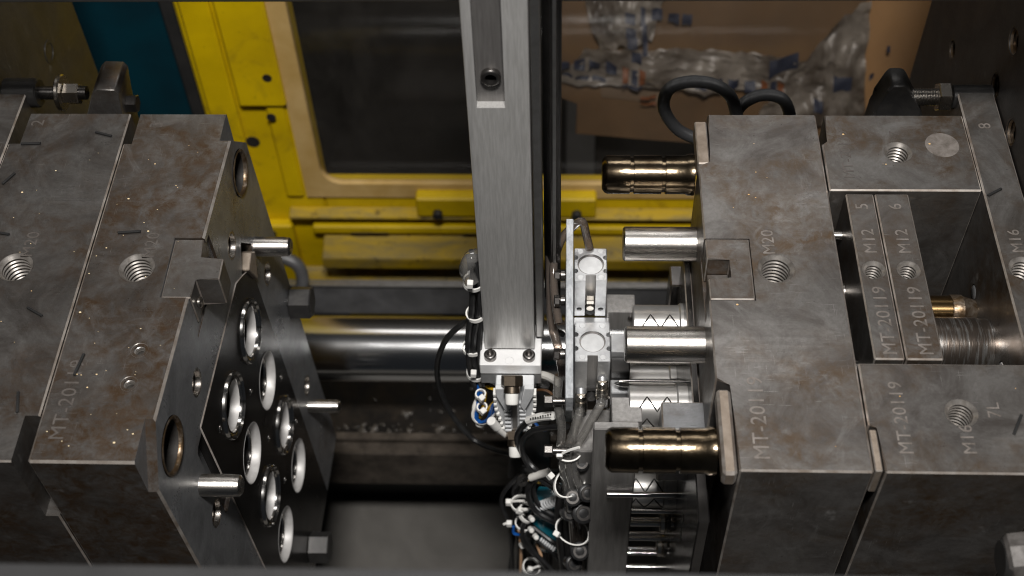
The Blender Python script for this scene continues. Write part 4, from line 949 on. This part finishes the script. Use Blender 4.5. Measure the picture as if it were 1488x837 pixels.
for p, ax, hd, tl, lab in (((-4.5, 140.0, -293.7), (0, 0, 1), (-14.5, 140.0, -291.8), (-2.0, 136.0, -282.1), 'white zip tie with its head poking out above the harness'),
                       ((-0.2, 134.0, -296.8), (.6, 0, 1), (-5.6, 130.0, -286.3), (0.3, 128.0, -280.3), 'yellowed zip tie twisted in the harness beside the teal canister'),
                       ((-1.5, 134.0, -313.5), (0, 0, 1), (-14.3, 132.0, -311.2), (-18.6, 132.0, -312.5), 'white zip tie whose tail sticks out of the harness'),
                       ((2.0, 126.0, -374.6), (.3, 0, 1), (1.1, 122.0, -370.2), (12.3, 122.0, -361.1), 'white zip tie lowest on the black harness')):
    zip_tie(lab, p, ax, 8, 7, hd, tl)
for p, lab in (((2.8, 126.0, -289.5), 'milky wire connector touching the teal canister'), ((2.0, 126.0, -307.2), 'milky wire connector between teal canister and blue wire curl'), ((-5.9, 132.0, -345.6), 'milky wire connector hanging on the beige wire'), ((5.6, 124.0, -314.6), 'milky wire connector above the lower spiral wrap')):
    tag(obj('wire_connector', lathe(p, (.3, -.7, .6), [(0, 1.6), (.4, 2.1), (5, 2.0), (5.8, 1.4), (5.8, .02)], 16, True, False), 'nylon'), lab, 'connector')

# ================================================================ slivers and crumbs lying on the plates
def sliver(x, y, ang, L, lab, z=0.0):
    b = box(-L / 2, L / 2, -.8, .8, 0, 1.3, .25)
    a = math.radians(ang); ca, sa = math.cos(a), math.sin(a)
    xf(b, lambda c: (x + c.x * ca - (c.y + .02 * c.x * c.x) * sa, y + c.x * sa + (c.y + .02 * c.x * c.x) * ca, z + .12 + c.z))
    return tag(obj('plastic_sliver', b, 'sliver', at=(x, y, z)), lab, 'sliver', 'black plastic slivers on the mold plates')
for (x, y, z), a, L, lab in (((-318.0, 234.7, 0.0), 3, 13, 'black plastic sliver lying near the stamped two'), ((-272.7, 243.6, 0.0), -18, 12.5, 'black plastic sliver beside the seam, past the stamped two'),
        ((-323.7, 204.4, 0.0), 60, 11, 'black plastic sliver near the clamp plate seam'), ((-280.2, 99.0, 0.0), -30, 12, 'black plastic sliver between threaded hole and seam on the backing plate'),
        ((-237.5, 159.8, 0.0), 5, 14, 'black plastic sliver just above the M20 hole of the cavity plate'), ((-243.9, 62.6, 0.0), 82, 15, 'black plastic sliver level with the two small tapped holes'),
        ((-272.1, 37.4, 0.0), 103, 14, 'black plastic sliver next to the pry slot of the backing plate'), ((-315.4, 158.7, 0.0), -10, 9, 'black plastic sliver beside the M20 mark of the backing plate'),
        ((288.8, 196.0, 0.0), 32, 11, 'black plastic sliver with a pale end on the clamp plate marked eight'), ((268.2, 29.4, 0.0), 62, 14, 'black plastic sliver beside the 7L mark')):
    sliver(x, y, a, L, lab)
bits = []
regions = ((-330, -262, 5, 260, 22), (-255, -200, 5, 235, 40), (124, 184, 5, 258, 8), (200, 278, 205, 260, 4), (200, 278, 5, 64, 4))
for x0, x1, y0, y1, n in regions:
    for i in range(n):
        x = random.uniform(x0, x1); y = random.uniform(y0, y1); s = random.choice((.2, .25, .3, .35, .45, .6))
        b = bmesh.new(); bmesh.ops.create_icosphere(b, subdivisions=1, radius=s)
        bits.append(xf(b, lambda c, x=x, y=y: (x + c.x * 1.4, y + c.y, .25 + c.z * .5)))
tag(obj('crumbs', join(*bits), 'crumb', smooth=0), 'tiny yellow and white crumbs scattered over the mold plates', 'crumbs', kind='stuff')
